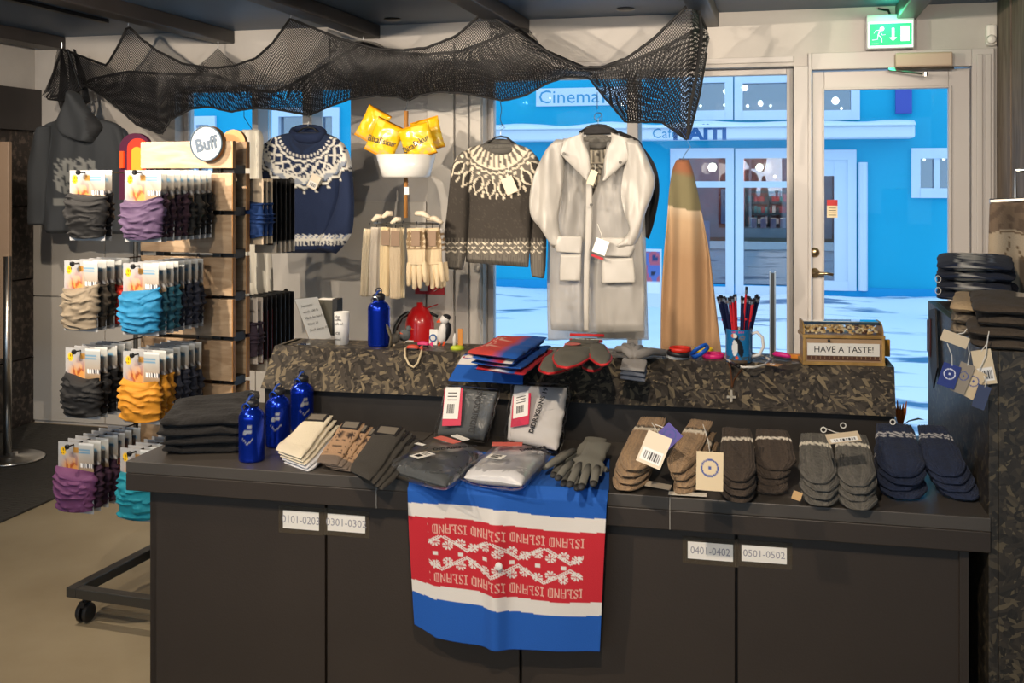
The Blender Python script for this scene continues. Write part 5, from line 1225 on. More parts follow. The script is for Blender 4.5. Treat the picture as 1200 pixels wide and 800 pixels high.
# ---- clothing packed in clear bags
def crinkle(name):
    m = bpy.data.materials.new(name); m.use_nodes = True; nt = m.node_tree; nt.nodes.clear(); N = nt.nodes.new; L = nt.links.new
    o = N('ShaderNodeOutputMaterial'); t = N('ShaderNodeBsdfTransparent'); t.inputs[0].default_value = (.93, .94, .95, 1)
    g = N('ShaderNodeBsdfGlossy'); g.inputs['Roughness'].default_value = .3; x = N('ShaderNodeMixShader'); fr = N('ShaderNodeFresnel'); fr.inputs[0].default_value = 1.16
    tc = N('ShaderNodeTexCoord'); n = N('ShaderNodeTexNoise'); n.inputs['Scale'].default_value = 22; n.inputs['Distortion'].default_value = 1.2; L(tc.outputs['Object'], n.inputs['Vector'])
    bp = N('ShaderNodeBump'); bp.inputs['Strength'].default_value = .8; bp.inputs['Distance'].default_value = .006; L(n.outputs['Fac'], bp.inputs['Height'])
    L(bp.outputs[0], g.inputs['Normal']); L(bp.outputs[0], fr.inputs['Normal'])
    ma = N('ShaderNodeMath'); ma.operation = 'MULTIPLY_ADD'; ma.inputs[1].default_value = .45; ma.inputs[2].default_value = .03; L(fr.outputs[0], ma.inputs[0]); L(ma.outputs[0], x.inputs[0])
    L(t.outputs[0], x.inputs[1]); L(g.outputs[0], x.inputs[2]); L(x.outputs[0], o.inputs[0]); return m
POLY = crinkle('clear_polybag')
PINK = mat('label_pink', srgb(206, 40, 76), .5); SAL = mat('label_salmon', srgb(222, 110, 96), .5)
def package(c, th, col, label, txt, tpos, tsize, labels, tang=0):
    c = [Vector(q) for q in c]
    o = thing('packed_garment', label, 'packed clothing', tuple(c[0]), 'garments packed in clear bags')
    cc = sum(c, Vector()) / 4; inn = [cc + (q - cc) * .9 for q in c]
    nn = (c[1] - c[0]).cross(c[2] - c[0]).normalized(); nn = nn if nn.z > 0 else -nn
    pad(MB(), *inn, th, 40, 40, None, None, .5, None, len(txt), .006).obj('folded_garment', mat('garment_%d' % int(col[0] * 1000), col, .8, sheen=.2), o, smooth=True)
    pad(MB(), *[q + nn * .009 for q in c], th + .014, 40, 40, None, None, .6, None, 3, .007).obj('clear_bag', POLY, o, smooth=True)
    X = (c[1] - c[0]).normalized(); Y_ = nn.cross(X); Q = Matrix((tuple(X), tuple(Y_), tuple(nn))).transposed()
    u_ = lambda u, v: (c[0].lerp(c[1], u)).lerp(c[2].lerp(c[3], u), v)
    for (u0, v0_, w_, h_, an, m, kind) in labels:
        QQ = Q @ Matrix.Rotation(an, 3, 'Z'); p = u_(u0, v0_) + nn * (.0145 + (.0015 if m is PAPER else 0))
        l = MB().box(p, (w_, h_, .0008), 0, 0, QQ).obj('label', m, o)
        if kind:
            b = MB()
            for k in range(9): b.box(p + QQ @ Vector((-w_ * .25 + k * w_ * .055, -h_ * .18, .0007)), (w_ * (.02 + .02 * (k % 3 == 0)), h_ * .3, .0006), 0, 0, QQ)
            for k in range(3): b.box(p + QQ @ Vector((0, h_ * (.1 + .11 * k), .0007)), (w_ * .6, h_ * .03, .0006), 0, 0, QQ)
            b.obj('barcode_print', INK, l)
    text(txt, tsize, u_(*tpos) + nn * .019, INK, o, M_=Q @ Matrix.Rotation(tang, 3, 'Z'), ext=.0003, bold=.0006, sx=.85)
GRY = srgb(86, 88, 88)
package((G(505, 511, .855), G(568, 518, .855), G(522, 449, .99), G(584, 455, .99)), .035, GRY, 'grey garment in a clear bag leaning on the shelf, left of the two', 'DIDRIKSONS', (.76, .52), .023, [(.30, .56, .055, .10, .12, PINK, 0), (.27, .63, .045, .085, .08, PAPER, 1)], pi / 2 - .05)
package((G(586, 516, .855), G(652, 530, .855), G(597, 445, 1.0), G(665, 448, 1.0)), .035, srgb(214, 208, 202), 'white garment in a clear bag leaning upright against the shelf, right one', 'DIDRIKSONS 19', (.66, .52), .021, [(.34, .50, .058, .088, .3, PINK, 0), (.33, .58, .048, .07, .35, PAPER, 1)], pi / 2 - .02)
package((G(449, 541, .872), G(524, 562, .872), G(508, 509, .885), G(568, 523, .885)), .042, GRY, 'dark grey garment in a clear bag lying flat at the worktop edge', 'DIDRIKSONS', (.74, .60), .022, [(.45, .80, .08, .025, -.1, SAL, 0), (.60, .92, .06, .02, -.2, PAPER, 0), (.44, .25, .035, .05, -.1, PAPER, 1), (.2, .5, .03, .012, 0, PAPER, 0)], .9)
package((G(536, 550, .875), G(614, 560, .875), G(584, 515, .888), G(647, 522, .888)), .042, srgb(226, 222, 220), 'white garment in a clear bag lying flat on the blue tote', 'DIDRIKS', (.86, .62), .022, [(.35, .72, .075, .03, .35, SAL, 0), (.42, .3, .04, .03, 0, PAPER, 1)], .8)

# ---- grey touch gloves on the tote
def flatglove(label, cuff, palm, tips, thumb, z, cat='glove', col=srgb(124, 122, 112), tipc=srgb(60, 60, 60), group='grey gloves', pxr=5.2):
    o = thing('touch_glove', label, cat, tuple(G(*cuff[0], z)), group); m1 = mat('glove_%d' % int(col[0] * 1e4), col, .9, sheen=.3, bump=.3, bscale=250)
    (a, b), (c, d) = cuff, palm
    pad(MB(), G(*c, z), G(*d, z), G(*a, z + .012), G(*b, z + .012), .022, 30, 28, lambda v: 1 - .18 * sin(pi * v) * (v > .3), None, .7, None, 2, .004).obj('palm', m1, o, smooth=True)
    n = len(tips)
    for i, t in enumerate(tips):
        st_ = (lerp(c[0], d[0], (i + .5) / n), lerp(c[1], d[1], (i + .5) / n)); P0 = G(st_[0] , st_[1] - 3, z - .006); P1 = G(*t, z - .012); dd = (P1 - P0)
        MB().tube([P0, P0 + dd * .5 + UP * .004, P0 + dd * .88, P1, P1 + dd.normalized() * .004], [.0098, .0098, .009, .0066, .002], 12, flat=.8).obj('finger', m1, o, smooth=True)
        MB().tube([P0 + dd * .9, P1 + UP * .0005, P1 + dd.normalized() * .0055], [.0092, .0072, .002], 12, flat=.8).obj('fingertip', mat('glove_tip', tipc, .8), o, smooth=True)
    P0, P1 = G(*thumb[0], z - .006), G(*thumb[1], z - .012); dd = P1 - P0
    MB().tube([P0, P0 + dd * .5, P0 + dd * .9, P1], [.010, .010, .009, .004], 12, flat=.8).obj('thumb', m1, o, smooth=True)
    return o
flatglove('grey knitted touch glove on top lying on the blue tote', ((688, 512), (717, 515)), ((665, 545), (705, 552)), [(653, 561), (667, 569), (681, 572), (695, 568)], ((672, 528), (640, 547)), CT + .045)
flatglove('lower grey touch glove half hidden under its pair', ((686, 508), (712, 510)), ((655, 540), (702, 552)), [(648, 558), (660, 568), (676, 573), (712, 551)], ((664, 530), (637, 549)), CT + .022)
gt_ = PZ(697, 520, CT + .055); text('Go•', .016, gt_ + Vector((.005, -.02, .002)), PAPER, None, rot=(radians(25), 0, radians(75)), name='glove_print') if False else None

# ---- knitted wool mittens in two-column piles
WC = {'beige': (srgb(172, 142, 108), srgb(126, 106, 86), srgb(214, 202, 182), srgb(84, 74, 62)), 'brown': (srgb(78, 66, 56), srgb(54, 46, 40), srgb(216, 206, 190), srgb(90, 76, 64)),
      'grey': (srgb(110, 106, 98), srgb(72, 70, 66), srgb(214, 206, 188), srgb(110, 106, 98)), 'navy': (srgb(36, 48, 76), srgb(26, 34, 56), srgb(206, 204, 204), srgb(40, 50, 76))}
def mittcol(kind, seed):
    a, b, wz_, gz_ = WC[kind]
    def f(u, v, y):
        q = v + .018 * (tri(u * 5) - .5) + (.03 * u if kind == 'beige' else 0)
        if kind == 'navy' and y > -.4:
            if .70 < q < .72 or .745 < q < .77: return wz_
        elif y > -.4 and .70 < q < .755: return wz_
        elif y > -.4 and kind == 'beige' and .755 < q < .79: return gz_
        t = .5 + .5 * nz(u * 16, v * 30, seed) + (.3 if tri(u * 11) > .5 else -.1)
        return tuple(lerp(p, q2, min(1, max(0, 1 - t))) for p, q2 in zip(a, b))
    return f
def mitten(c, kind, label, group, seed, th=.03):
    o = thing('wool_mitten', label, 'mitten', tuple(c[0]), group)
    w = lambda v: (min(1, (max(0, v + .015) / .24)) ** .42) * (1 - .10 * max(0, (v - .6) / .4)) if v < .3 else 1 - .12 * max(0, (v - .6) / .4)
    mb = MB(); pad(mb, *c, th, 60, 96, w, mittcol(kind, seed), .62, lambda v: (.85 + .15 * min(1, v / .3)) * (1 + .08 * sin(v * 7)), seed, .0035, rib=34)
    mb.obj('mitten_body', WOOLM, o, smooth=True)
    c = [Vector(q) for q in c]; a = c[0].lerp(c[2], .55); b = c[0].lerp(c[2], .2); nn = Vector((0, 0, -th * .85)); X = (c[1] - c[0]).normalized() * .012
    MB().tube([a + nn * 1 + X * 1.4, a.lerp(b, .5) + nn * 1.05 + X * .8, b + nn * 1.05 + X * 1.0], [.014, .014, .006], 12).obj('thumb', mat('wool_plain_' + kind, WC[kind][1], .95, sheen=.4, bump=.9, bscale=170), o, smooth=True)
    return o
PILES = [('beige', 'left', (718, 545), (762, 548), (749, 484), (783, 486), 568, -4, 'beige brown wool mitten'), ('beige', 'right', (774, 549), (810, 549), (808, 487), (838, 490), 577, 4, 'beige brown wool mitten'),
         ('brown', 'left', (844, 558), (888, 560), (844, 497), (882, 498), 580, 0, 'dark brown wool mitten'), ('brown', 'right', (886, 547), (936, 549), (884, 499), (926, 501), 590, -4, 'dark brown wool mitten'),
         ('grey', 'left', (938, 561), (984, 563), (936, 503), (973, 505), 586, 2, 'speckled grey wool mitten'), ('grey', 'right', (983, 564), (1030, 566), (977, 503), (1018, 506), 588, 0, 'speckled grey wool mitten'),
         ('navy', 'left', (1030, 553), (1089, 555), (1024, 492), (1071, 494), 586, 0, 'navy blue wool mitten'), ('navy', 'right', (1085, 552), (1139, 555), (1073, 494), (1111, 496), 590, 6, 'navy blue wool mitten')]
for kind, sd_, fl_, fr_, bl_, br_2, ylow, dx, lab in PILES:
    zt0, zb0 = .893, .962
    top = [G(*fl_, zt0), G(*fr_, zt0), G(*bl_, zb0), G(*br_2, zb0)]
    fwd_ = max(0, (ylow - 584)) * .0008
    for k in range(4):
        dzt, dzb = (0, .0155, .0305, .045)[k], (0, .025, .050, .076)[k]
        j = Vector(((R.uniform(-.006, .006) if k else 0) + dx * .0016 * k, -.001 * k - fwd_ * k + (R.uniform(-.004, .004) if k else 0), 0))
        tw = R.uniform(-.007, .007) if k else 0
        c = [top[0] + j - UP * dzt + Vector((0, tw, 0)), top[1] + j - UP * dzt - Vector((0, tw, 0)), top[2] + j - UP * dzb, top[3] + j - UP * dzb]
        mitten(c, kind, '%s, %s of the %s column of the %s pile' % (lab, ['topmost', 'second', 'third', 'lowest'][k], sd_, {'beige': 'beige', 'brown': 'dark brown', 'grey': 'grey', 'navy': 'navy'}[kind]), '%s mittens, %s column' % (kind, sd_), k * 3.3 + len(kind), .0195)
# tags of the mittens
def looseflag(label, *a, **k):
    t = thing('price_tag', label, 'tag', tuple(a[0]), 'paper tags on the mitten piles'); hangtag(t, *a, **k); return t
tl1 = Matrix.Rotation(radians(-35), 3, 'X')
def tagat(px, py, z, w_, h_, face, ang, col, lab, cord=None, cz=.95, tilt=-30):
    p = G(px, py, z); Q = Matrix.Rotation(radians(tilt), 3, 'X') @ Matrix.Rotation(ang, 3, 'Y')
    looseflag(lab, tuple(p + Vector((0, -.006, 0))), w_, h_, 0, face, cord_to=None if cord is None else tuple(G(*cord, cz) + Vector((0, -.003, .006))), col=col, M_=Q)
tagat(767, 526, .972, .055, .072, 'bar', .33, (228, 214, 190), 'cream price tag with barcode on the left beige mittens', (764, 498), .985)
tagat(784, 510, .972, .045, .045, 'logo', .75, (86, 76, 160), 'violet maker tag between the two beige mitten columns', (768, 500), .985)
tagat(832, 551, .945, .055, .078, 'logo', 0, (220, 200, 164), 'kraft maker tag standing before the right beige mittens', (824, 500), .985, -12)
tagat(988, 512, .992, .07, .03, 'bar', -.25, (206, 188, 160), 'kraft tag lying on top of the grey mittens', (966, 504), .985, -60)
tagat(772, 568, .842, .06, .022, 'front', .2, (206, 190, 166), 'pale card edge sticking out under the beige mittens', None, .9, -75)
tagat(806, 578, .836, .085, .02, 'front', -.05, (224, 216, 200), 'white card lying flat on the worktop under the kraft tag', None, .9, -85)
tagat(934, 580, .85, .02, .02, 'front', .3, (196, 160, 110), 'tiny kraft tag corner beside the dark brown mittens', None, .9, -40)
for x, y in ((965, 503), (988, 498), (1046, 494)):
    p = G(x, y, .965); o = MB().tube([p + Vector((.006 * cos(q / 12 * 2 * pi), -.004, .006 * sin(q / 12 * 2 * pi))) for q in range(12)], .0014, 5, 0, True).obj('string_loop', STRING)
    tag(o, 'white string loop on the %s' % ('left grey mittens' if x == 965 else 'right grey mittens' if x == 988 else 'left navy mittens'), 'string')
# ================================================================== GOODS ON THE RAISED SHELF
# folded tote bags
def totefold(k):
    def f(u, v, y):
        if k and (v < .2 or y < .95):
            q = (u * 1.3 + k * .29 + .05) % 1
            return [TR_, TR_, TW, TB, TB][int(q * 5)] if y > -.2 else TB
        if k: return TB
        if u < .56:
            if .1 < u < .46 and .2 < v < .8 and nz(u * 26, v * 26, 3) > .08: return srgb(236, 190, 170)
            return srgb(214, 70, 62)
        return TW if u < .70 else TB
    return f
for k in range(4):
    z = 1.098; j = (0, -.010, .008, .014)[k]; dv = Vector((j, -.004 * (k % 2) + .006 * k, -.0145 * k))
    single(pad(MB(), G(546, 410, z) + dv, G(606, 417, z) + dv, G(588, 392, z) + dv, G(642, 392, z) + dv, .0135, 40, 60, None, totefold(k), .35, None, k, .006), 'folded_tote', PATT,
           'folded blue white and red tote, ' + ['topmost with its red print showing', 'second from the top', 'third from the top', 'lowest of the folded ones'][k] + ' on the shelf', 'tote bag', 'folded totes on the raised shelf', smooth=True)
def drape(u, v):
    L1 = .13; s = v * (L1 + .10)
    a, b = G(543, 418, SH + .003), G(616, 421, SH + .003)
    p = a.lerp(b, u); fr = (Vector((bl.x, bl.y, bl.z)) - Vector((tl.x, tl.y, tl.z))); dn = Vector((0, fr.y, fr.z)).normalized()
    if s < L1: return p + Vector((.03 * (1 - s / L1), (L1 - s) * .9, .003))
    return p + dn * (s - L1) + Vector(((u - .5) * .03 * (s - L1) / .10, -.010 - .004 * sin(u * 9), .002))
def drapec(u, v):
    return (srgb(224, 220, 214) if .56 < v < .72 and u < .55 - (v - .56) else TB) if v > .56 else TB
single(MB().sheet(drape, 60, 40, .003, drapec), 'hanging_tote', PATT, 'blue tote bag draped over the shelf front under the folded ones', 'tote bag', smooth=True)

# oven mitts with red piping
MITT = mat('mitt_cotton', srgb(108, 104, 92), .85, sheen=.2, bump=.2, bscale=300); PIP = mat('piping_red', srgb(206, 40, 44), .6)
def ovenmitt(c, th, thumb, label, nm):
    o = thing('oven_mitt', label, 'oven mitt', tuple(c[0]), 'grey oven mitts with red piping')
    ret = []; w = lambda v: (min(1, (max(0, v + .02) / .35)) ** .5) * (1 - .16 * v) if v < .35 else 1 - .18 * v
    pad(MB(), *c, th, 40, 36, w, None, .7, None, nm, .005, ret=ret).obj('hand_part', MITT, o, smooth=True)
    L_, R_ = ret[0]; MB().tube(L_[::2] , .0035, 6).obj('piping', PIP, o, smooth=True); MB().tube([L_[0]] + R_[::2], .0035, 6).obj('piping', PIP, o, smooth=True)
    ret = []; pad(MB(), *thumb, th * .8, 26, 28, w, None, .7, None, nm + 3, .004, ret=ret).obj('thumb_part', MITT, o, smooth=True)
    L_, R_ = ret[0]; MB().tube(L_[::2], .0035, 6).obj('piping', PIP, o, smooth=True); MB().tube([L_[0]] + R_[::2], .0035, 6).obj('piping', PIP, o, smooth=True)
    MB().tube([c[2], (c[2] + c[3]) / 2, c[3]], .0045, 6).obj('cuff_piping', PIP, o, smooth=True)
    return o
z1, z2 = 1.105, 1.07
def U(pts, z): return [G(x, y, z) for x, y in pts]
m0 = ovenmitt(U([(620, 424), (656, 438), (668, 398), (706, 400)], z2), .024, U([(680, 430), (708, 430), (684, 410), (708, 410)], z2), 'lower grey oven mitt with red piping on the shelf', 1)
m1 = ovenmitt(U([(637, 420), (682, 427), (668, 392), (708, 393)], z1), .026, U([(694, 423), (721, 421), (686, 400), (710, 400)], z1), 'upper grey oven mitt printed in white lying on another', 2)
text('ICELAND', .018, G(690, 399, z1 + .010) + Vector((0, 0, .004)), PAPER, m1, rot=(radians(8), 0, radians(182)), ext=.0004, bold=.0006)
MB().lathe([(0, 0), (.022, 0), (.022, .001), (0, .001)], G(671, 403, z1 + .0035), 20).obj('orange_print', SAL, m1)
m2 = ovenmitt(U([(660, 412), (690, 414), (668, 390), (712, 391)], 1.128), .016, U([(700, 408), (716, 406), (696, 396), (714, 396)], 1.128), 'third oven mitt at the back with its red loop', 3) if False else None

# small folded grey gloves at the shelf edge
o = thing('folded_gloves', 'pair of pale grey gloves folded over the shelf edge by the oven mitts', 'glove', tuple(G(742, 420, SH)))
LG = mat('pale_grey_knit', srgb(150, 146, 142), .9, sheen=.3, bump=.4, bscale=220); LG2 = mat('blue_grey_knit', srgb(98, 104, 116), .9, sheen=.3, bump=.4, bscale=220)
for k in range(3):
    a, b = G(727, 424, SH + .03), G(756, 427, SH + .03); off = Vector((0, -.004 + .003 * k, -.013 * k - .004))
    pad(MB(), a + off + Vector((0, -.012, -.006)), b + off + Vector((0, -.012, -.006)), a + off + Vector((0, .05, .012)), b + off + Vector((0, .05, .012)), .012, 20, 24, None, None, .5, None, k, .004).obj('cuff_fold', LG2 if k else LG, o, smooth=True)
for k, (x, y) in enumerate(((722, 408), (731, 404), (741, 404), (752, 407), (768, 412), (784, 413))):
    P0, P1 = G(742, 417, SH + .03), G(x, y, SH + (.03 if k < 4 else .012)); d = P1 - P0
    MB().tube([P0, P0 + d * .5 + UP * .008, P0 + d * .9, P1], [.012, .011, .010, .004], 10).obj('finger', LG, o, smooth=True)

# wristbands
def band(px, py, z, r_, col, nm, label, tilt=(0, 0)):
    c = G(px, py, z); Q = Matrix.Rotation(tilt[0], 3, 'X') @ Matrix.Rotation(tilt[1], 3, 'Y')
    rings = []
    for q in range(40):
        a = q / 40 * 2 * pi; e = Vector((cos(a), sin(a), 0)); rings.append([c + Q @ (e * (r_ + dx) * 1.0 + Vector((0, 0, dz))) for dx, dz in ((-.001, -.006), (.001, -.006), (.0016, 0), (.001, .006), (-.001, .006), (-.0014, 0))])
    single(MB().loft(rings, 0, False, True), 'wristband', mat('silicone_' + nm, col, .4), label, 'wristband', 'silicone wristbands on the shelf', smooth=True)
band(797, 409, SH + .022, .030, srgb(226, 52, 36), 'red', 'red silicone wristband on top of the black one')
band(795, 414, SH + .016, .031, srgb(34, 34, 38), 'black', 'black silicone wristband between the red and white ones', (0, .1))
band(794, 417, SH + .006, .031, srgb(226, 226, 222), 'white', 'white silicone wristband lying flat at the shelf edge')
band(820, 411, SH + .022, .028, srgb(26, 92, 196), 'blue', 'blue silicone wristband propped up at a slant', (.25, -.55))
band(824, 410, SH + .008, .028, srgb(240, 210, 30), 'yellow', 'yellow silicone wristband behind the blue one')
band(836, 416, SH + .007, .030, srgb(232, 40, 122), 'pink', 'pink silicone wristband nearest the puffin mug')

# mug with puffin
mc = G(866, 423, SH); mug = thing('puffin_mug', 'blue mug printed with a puffin holding a bunch of pencils', 'mug', tuple(mc)); mr, mh = .037, .092
rings = []; cols = []
def mugcol(d, z):   # d = arc metres right of the facing line, z = metres up
    u, v = d / .03, z / mh
    if .90 < v < .95 and -.6 < u < .55 and int(u * 18) % 2: return srgb(210, 60, 120)
    if v < .10 and abs(u) < .9: return srgb(96, 82, 70)
    if ((u + .35) / .3) ** 2 + ((v - .82) / .07) ** 2 < 1: return srgb(232, 116, 80) if u < -.45 else srgb(232, 230, 226)
    if ((u + .12) / .2) ** 2 + ((v - .76) / .1) ** 2 < 1: return srgb(26, 28, 34)
    if ((u + .28) / .27) ** 2 + ((v - .46) / .25) ** 2 < 1: return srgb(232, 232, 232)
    if ((u - .18 - .5 * (.5 - v)) / .3) ** 2 + ((v - .46) / .27) ** 2 < 1: return srgb(28, 30, 36)
    if ((u - .4) / .3) ** 2 + ((v - .76) / .08) ** 2 < 1 and nz(u * 9, v * 20) > -.1: return srgb(120, 110, 110)
    if ((u + .1) / .14) ** 2 + ((v - .16) / .05) ** 2 < 1: return srgb(232, 84, 36)
    return srgb(30, 116, 176) if v > .2 or nz(u * 3, v * 9) > 0 else srgb(60, 90, 110)
for k in range(60):
    ring = []; z = mh * k / 59
    for j in range(110):
        a = 2 * pi * j / 110; ring.append(mc + Vector((mr * cos(a), mr * sin(a), z))); d = ((a - 1.5 * pi + .05 + pi) % (2 * pi) - pi) * mr; cols.append(mugcol(d, z))
    rings.append(ring)
for z in (mh, .006):
    rings.append([mc + Vector(((mr - .003) * cos(2 * pi * j / 110), (mr - .003) * sin(2 * pi * j / 110), z)) for j in range(110)]); cols += [srgb(226, 226, 226)] * 110
MB().loft(rings, 0, True, False, cols).obj('mug_body', mat('glazed_print', attr=True, rough=.2, coat=.4), mug, smooth=True)
MB().tube([mc + Vector((mr * .95, -.004, .078)), mc + Vector((mr + .012, -.006, .084)), mc + Vector((mr + .027, -.008, .07)), mc + Vector((mr + .03, -.008, .045)), mc + Vector((mr + .02, -.006, .022)), mc + Vector((mr * .95, -.004, .015))], .0045, 10).obj('handle', WHITE, mug, smooth=True)
NVP = mat('pencil_navy', srgb(22, 30, 66), .35); RDP = mat('pencil_red', srgb(206, 40, 50), .4); FER = mat('ferrule', srgb(200, 200, 205), .3, metal=1); ERA = mat('eraser_navy', srgb(20, 22, 40), .7)
pn = [(-1, i) for i in range(13)] + [(1, i) for i in range(12)]
for s, i in pn:
    a = R.uniform(0, 2 * pi); bx0 = mc + Vector((s * .008 + .014 * ((i / 12) - .3) * s, .016 * sin(a), .01)); k = i / 12
    tip = mc + Vector((s * (.006 + .056 * ((i + R.random()) / 13)) - .002, -.014 + .04 * R.random(), .175 + .012 * R.random() + (.024 if (s, i) == (1, 3) else 0)))
    rl = R.random(); col = RDP if rl < .2 else NVP; d = tip - bx0
    o = thing('pencil', ('dark blue pencil standing in the puffin mug, %s bundle' if col is NVP else 'red striped pencil standing in the puffin mug, %s bundle') % ('left' if s < 0 else 'right'), 'pencil', tuple(bx0), 'pencils in the puffin mug, %s %s' % ('left' if s < 0 else 'right', 'navy' if col is NVP else 'red'))
    MB().tube([bx0, bx0 + d * .9], .0035, 6).obj('shaft', col, o); MB().tube([bx0 + d * .9, bx0 + d * .955], .0038, 8).obj('ferrule', FER, o); MB().tube([bx0 + d * .955, tip], .0035, 8).obj('eraser', ERA, o)
    if i % 4 == 0:
        q = bx0 + d * .62 + Vector((0, -.004, 0)); MB().lathe([(0, .004), (.004, .002), (.004, -.002), (0, -.004)], q, 8).obj('red_charm', RDP, o)

# thin steel frame, pocket knives, orange box
q = G(905, 414, SH); fr_t = thing('steel_stand', 'tall narrow steel stand edge on behind the puffin mug', 'stand', tuple(q))
MB().box(q + Vector((-.006, 0, .12)), (.004, .03, .24)).obj('steel_side', STEEL, fr_t); MB().box(q + Vector((.008, 0, .12)), (.004, .03, .24)).obj('steel_side', STEEL, fr_t); MB().box(q + Vector((.001, 0, .118)), (.010, .024, .236)).obj('steel_core', DARKST, fr_t)
for k, (x, y, c_, n_m, lb) in enumerate(((917, 419, srgb(120, 118, 120), 'grey', 'grey rounded pocket tool under the pink one'), (916, 416, srgb(220, 40, 130), 'pink', 'pink rounded pocket tool beside the steel stand'))):
    p = G(x, y, SH + .008 + .012 * k); single(MB().tube([p + Vector((-.024, .012, 0)), p + Vector((-.016, .008, .002)), p + Vector((.014, -.008, .001)), p + Vector((.024, -.012, -.002))], [.003, .0075, .0075, .003], 10), 'pocket_tool', mat('tool_' + n_m, c_, .35), lb, 'pocket tool', smooth=True)
p = G(932, 417, SH + .006); single(MB().box(p, (.04, .018, .011)), 'match_box', mat('orange_box', srgb(224, 140, 40), .5), 'small orange yellow box left of the tasting box', 'box', bevel=.001)

# tasting box
tb0, tb1 = G(941, 427, SH), G(1037, 429, SH); tu = (tb1 - tb0); twd = tu.length; tu.normalize(); tv = Vector((-tu.y, tu.x, 0)); Qt = Matrix.Rotation(atan2(tu.y, tu.x), 3, 'Z')
GOLD = wood('gilded_wood', srgb(150, 116, 60), srgb(188, 150, 84), 4, .4, (4, 4, 4)); TBW = wood('tasting_wood', srgb(150, 120, 88), srgb(186, 154, 118), 3, .5, (1, 4, 10))
tb = thing('tasting_box', 'wooden tasting box with clear curved lid and handwritten invitation card', 'tasting box', tuple(tb0 + tu * twd / 2))
def T(a, b, z): return tb0 + tu * a + tv * b + UP * z
def tbx(mb, a0, a1, b0, b1, z0, z1): return mb.box(T((a0 + a1) / 2, (b0 + b1) / 2, (z0 + z1) / 2), (a1 - a0, b1 - b0, z1 - z0), 0, 0, Qt)
tbx(MB(), .004, twd - .004, .004, .09, 0, .072).obj('box_body', TBW, tb, bevel=.001)
for z0, z1 in ((0, .009), (.074, .083)): tbx(MB(), -.001, twd + .001, -.002, .094, z0, z1).obj('gilt_edge', GOLD, tb, bevel=.001)
for a in (0, twd - .007): tbx(MB(), a, a + .007, -.001, .006, .009, .074).obj('gilt_edge', GOLD, tb, bevel=.001)
m = MB()
for k in range(16): tbx(m, .012 + k * (twd - .024) / 16, .012 + k * (twd - .024) / 16 + .009, .001, .004, .017, .024)
m.obj('carved_row', mat('carving_brown', srgb(92, 56, 36), .6), tb)['kind'] = 'stuff'
tbx(MB(), .012, twd - .012, .002, .004, .0135, .016).obj('carved_line', mat('carving_brown', (0, 0, 0)), tb)
cd_ = tbx(MB(), .012, twd - .014, -.0006, .003, .026, .060).obj('paper_card', PAPER, tb)
text('HAVE A TASTE!', .0245, T(twd / 2, -.001, .0425), INK, cd_, M_=Qt @ Matrix.Rotation(pi / 2, 3, 'X'), ext=.0003, sx=.96)
m = MB().lathe([(0, 0), (.004, 0), (.004, .004), (0, .004)], T(twd * .32, .002, .067), 10, 0, Rx); m.obj('stud', INK, tb)
lid = []
for k in range(13):
    a = pi / 2 * k / 12; lid.append((.004 + .05 * (1 - cos(a)), .083 + .032 * sin(a)))
lid += [(.088, .115), (.09, .083)]
MB().prism([T(.004, b, z) for b, z in lid], tu * (twd - .008)).obj('clear_lid', CLEAR, tb, smooth=False)
for a in (.002, twd - .006): MB().prism([T(a, b * 1.0, z + .001) for b, z in lid], tu * .004).obj('lid_end', GOLD, tb)
SN = [mat('snack_tan', srgb(214, 176, 110), .7), mat('snack_pale', srgb(226, 206, 160), .7), mat('snack_dark', srgb(96, 62, 36), .7)]
m = MB()
for k in range(260):
    a, b = R.uniform(.012, twd - .016), R.uniform(.016, .082); hh = .083 + (.026 * min(1, b / .045)) * R.uniform(.3, .85); m.box(T(a, b, hh), (.008, .006, .005), R.uniform(0, 3), R.choice((0, 0, 1, 1, 2)))
m.obj('snack_pieces', SN, tb)['kind'] = 'stuff'
p = G(1041, 421, SH); single(MB().box(p + Vector((-.004, .03, .028)), (.022, .012, .048), .04), 'yellow_packet', mat('packet_yellow', srgb(226, 160, 36), .5), 'yellow packet standing behind the right end of the tasting box', 'packet', bevel=.001)

# acrylic sign holder, white tube, dark books
def vp(px, py, Yw): return PY(px, py, Yw)
ys = 3.17
sg = thing('sign_holder', 'clear slanted sign holder with a printed price sheet at the shelf left end', 'sign holder', tuple(vp(372, 402, ys)))
q = [vp(363.5, 402, 3.15), vp(389, 396, 3.21), vp(372, 347, 3.21), vp(344.5, 350, 3.15)]
nn = (q[1] - q[0]).cross(q[3] - q[0]).normalized()
MB().prism([p + nn * .004 for p in q], nn * -.003).obj('acrylic_sheet', CLEAR, sg)
ccq = sum(q, Vector()) / 4; MB().prism([ccq + (p - ccq) * .97 for p in q], nn * -.001).obj('paper_sheet', PAPER, sg)
X = (q[1] - q[0]).normalized(); Yx = nn.cross(X) if nn.cross(X).z > 0 else -nn.cross(X); Zx = X.cross(Yx); Qs = Matrix((tuple(X), tuple(Yx), tuple(Zx))).transposed()
Yq = (q[3] - q[0])
for k, tx in enumerate(('Sweaters:', 'wool: 100 %', 'Made by hand', 'Wool 15', 'Small pieces 10')):
    text(tx, .0105, q[0] + Yq * (.80 - k * .135) + (q[1] - q[0]) * .14 + Zx * .0053, mat('grey_ink', srgb(90, 88, 88), .6), sg, M_=Qs, align='LEFT', ext=.0002)
p = G(357, 403, SH + .003); MB().box(p, (.035, .03, .003), .1).obj('acrylic_foot', CLEAR, sg)
tq = G(400.5, 403, SH); tz = thing('white_tube', 'white printed cardboard tube standing on the shelf beside the blue bottle', 'tube', tuple(tq))
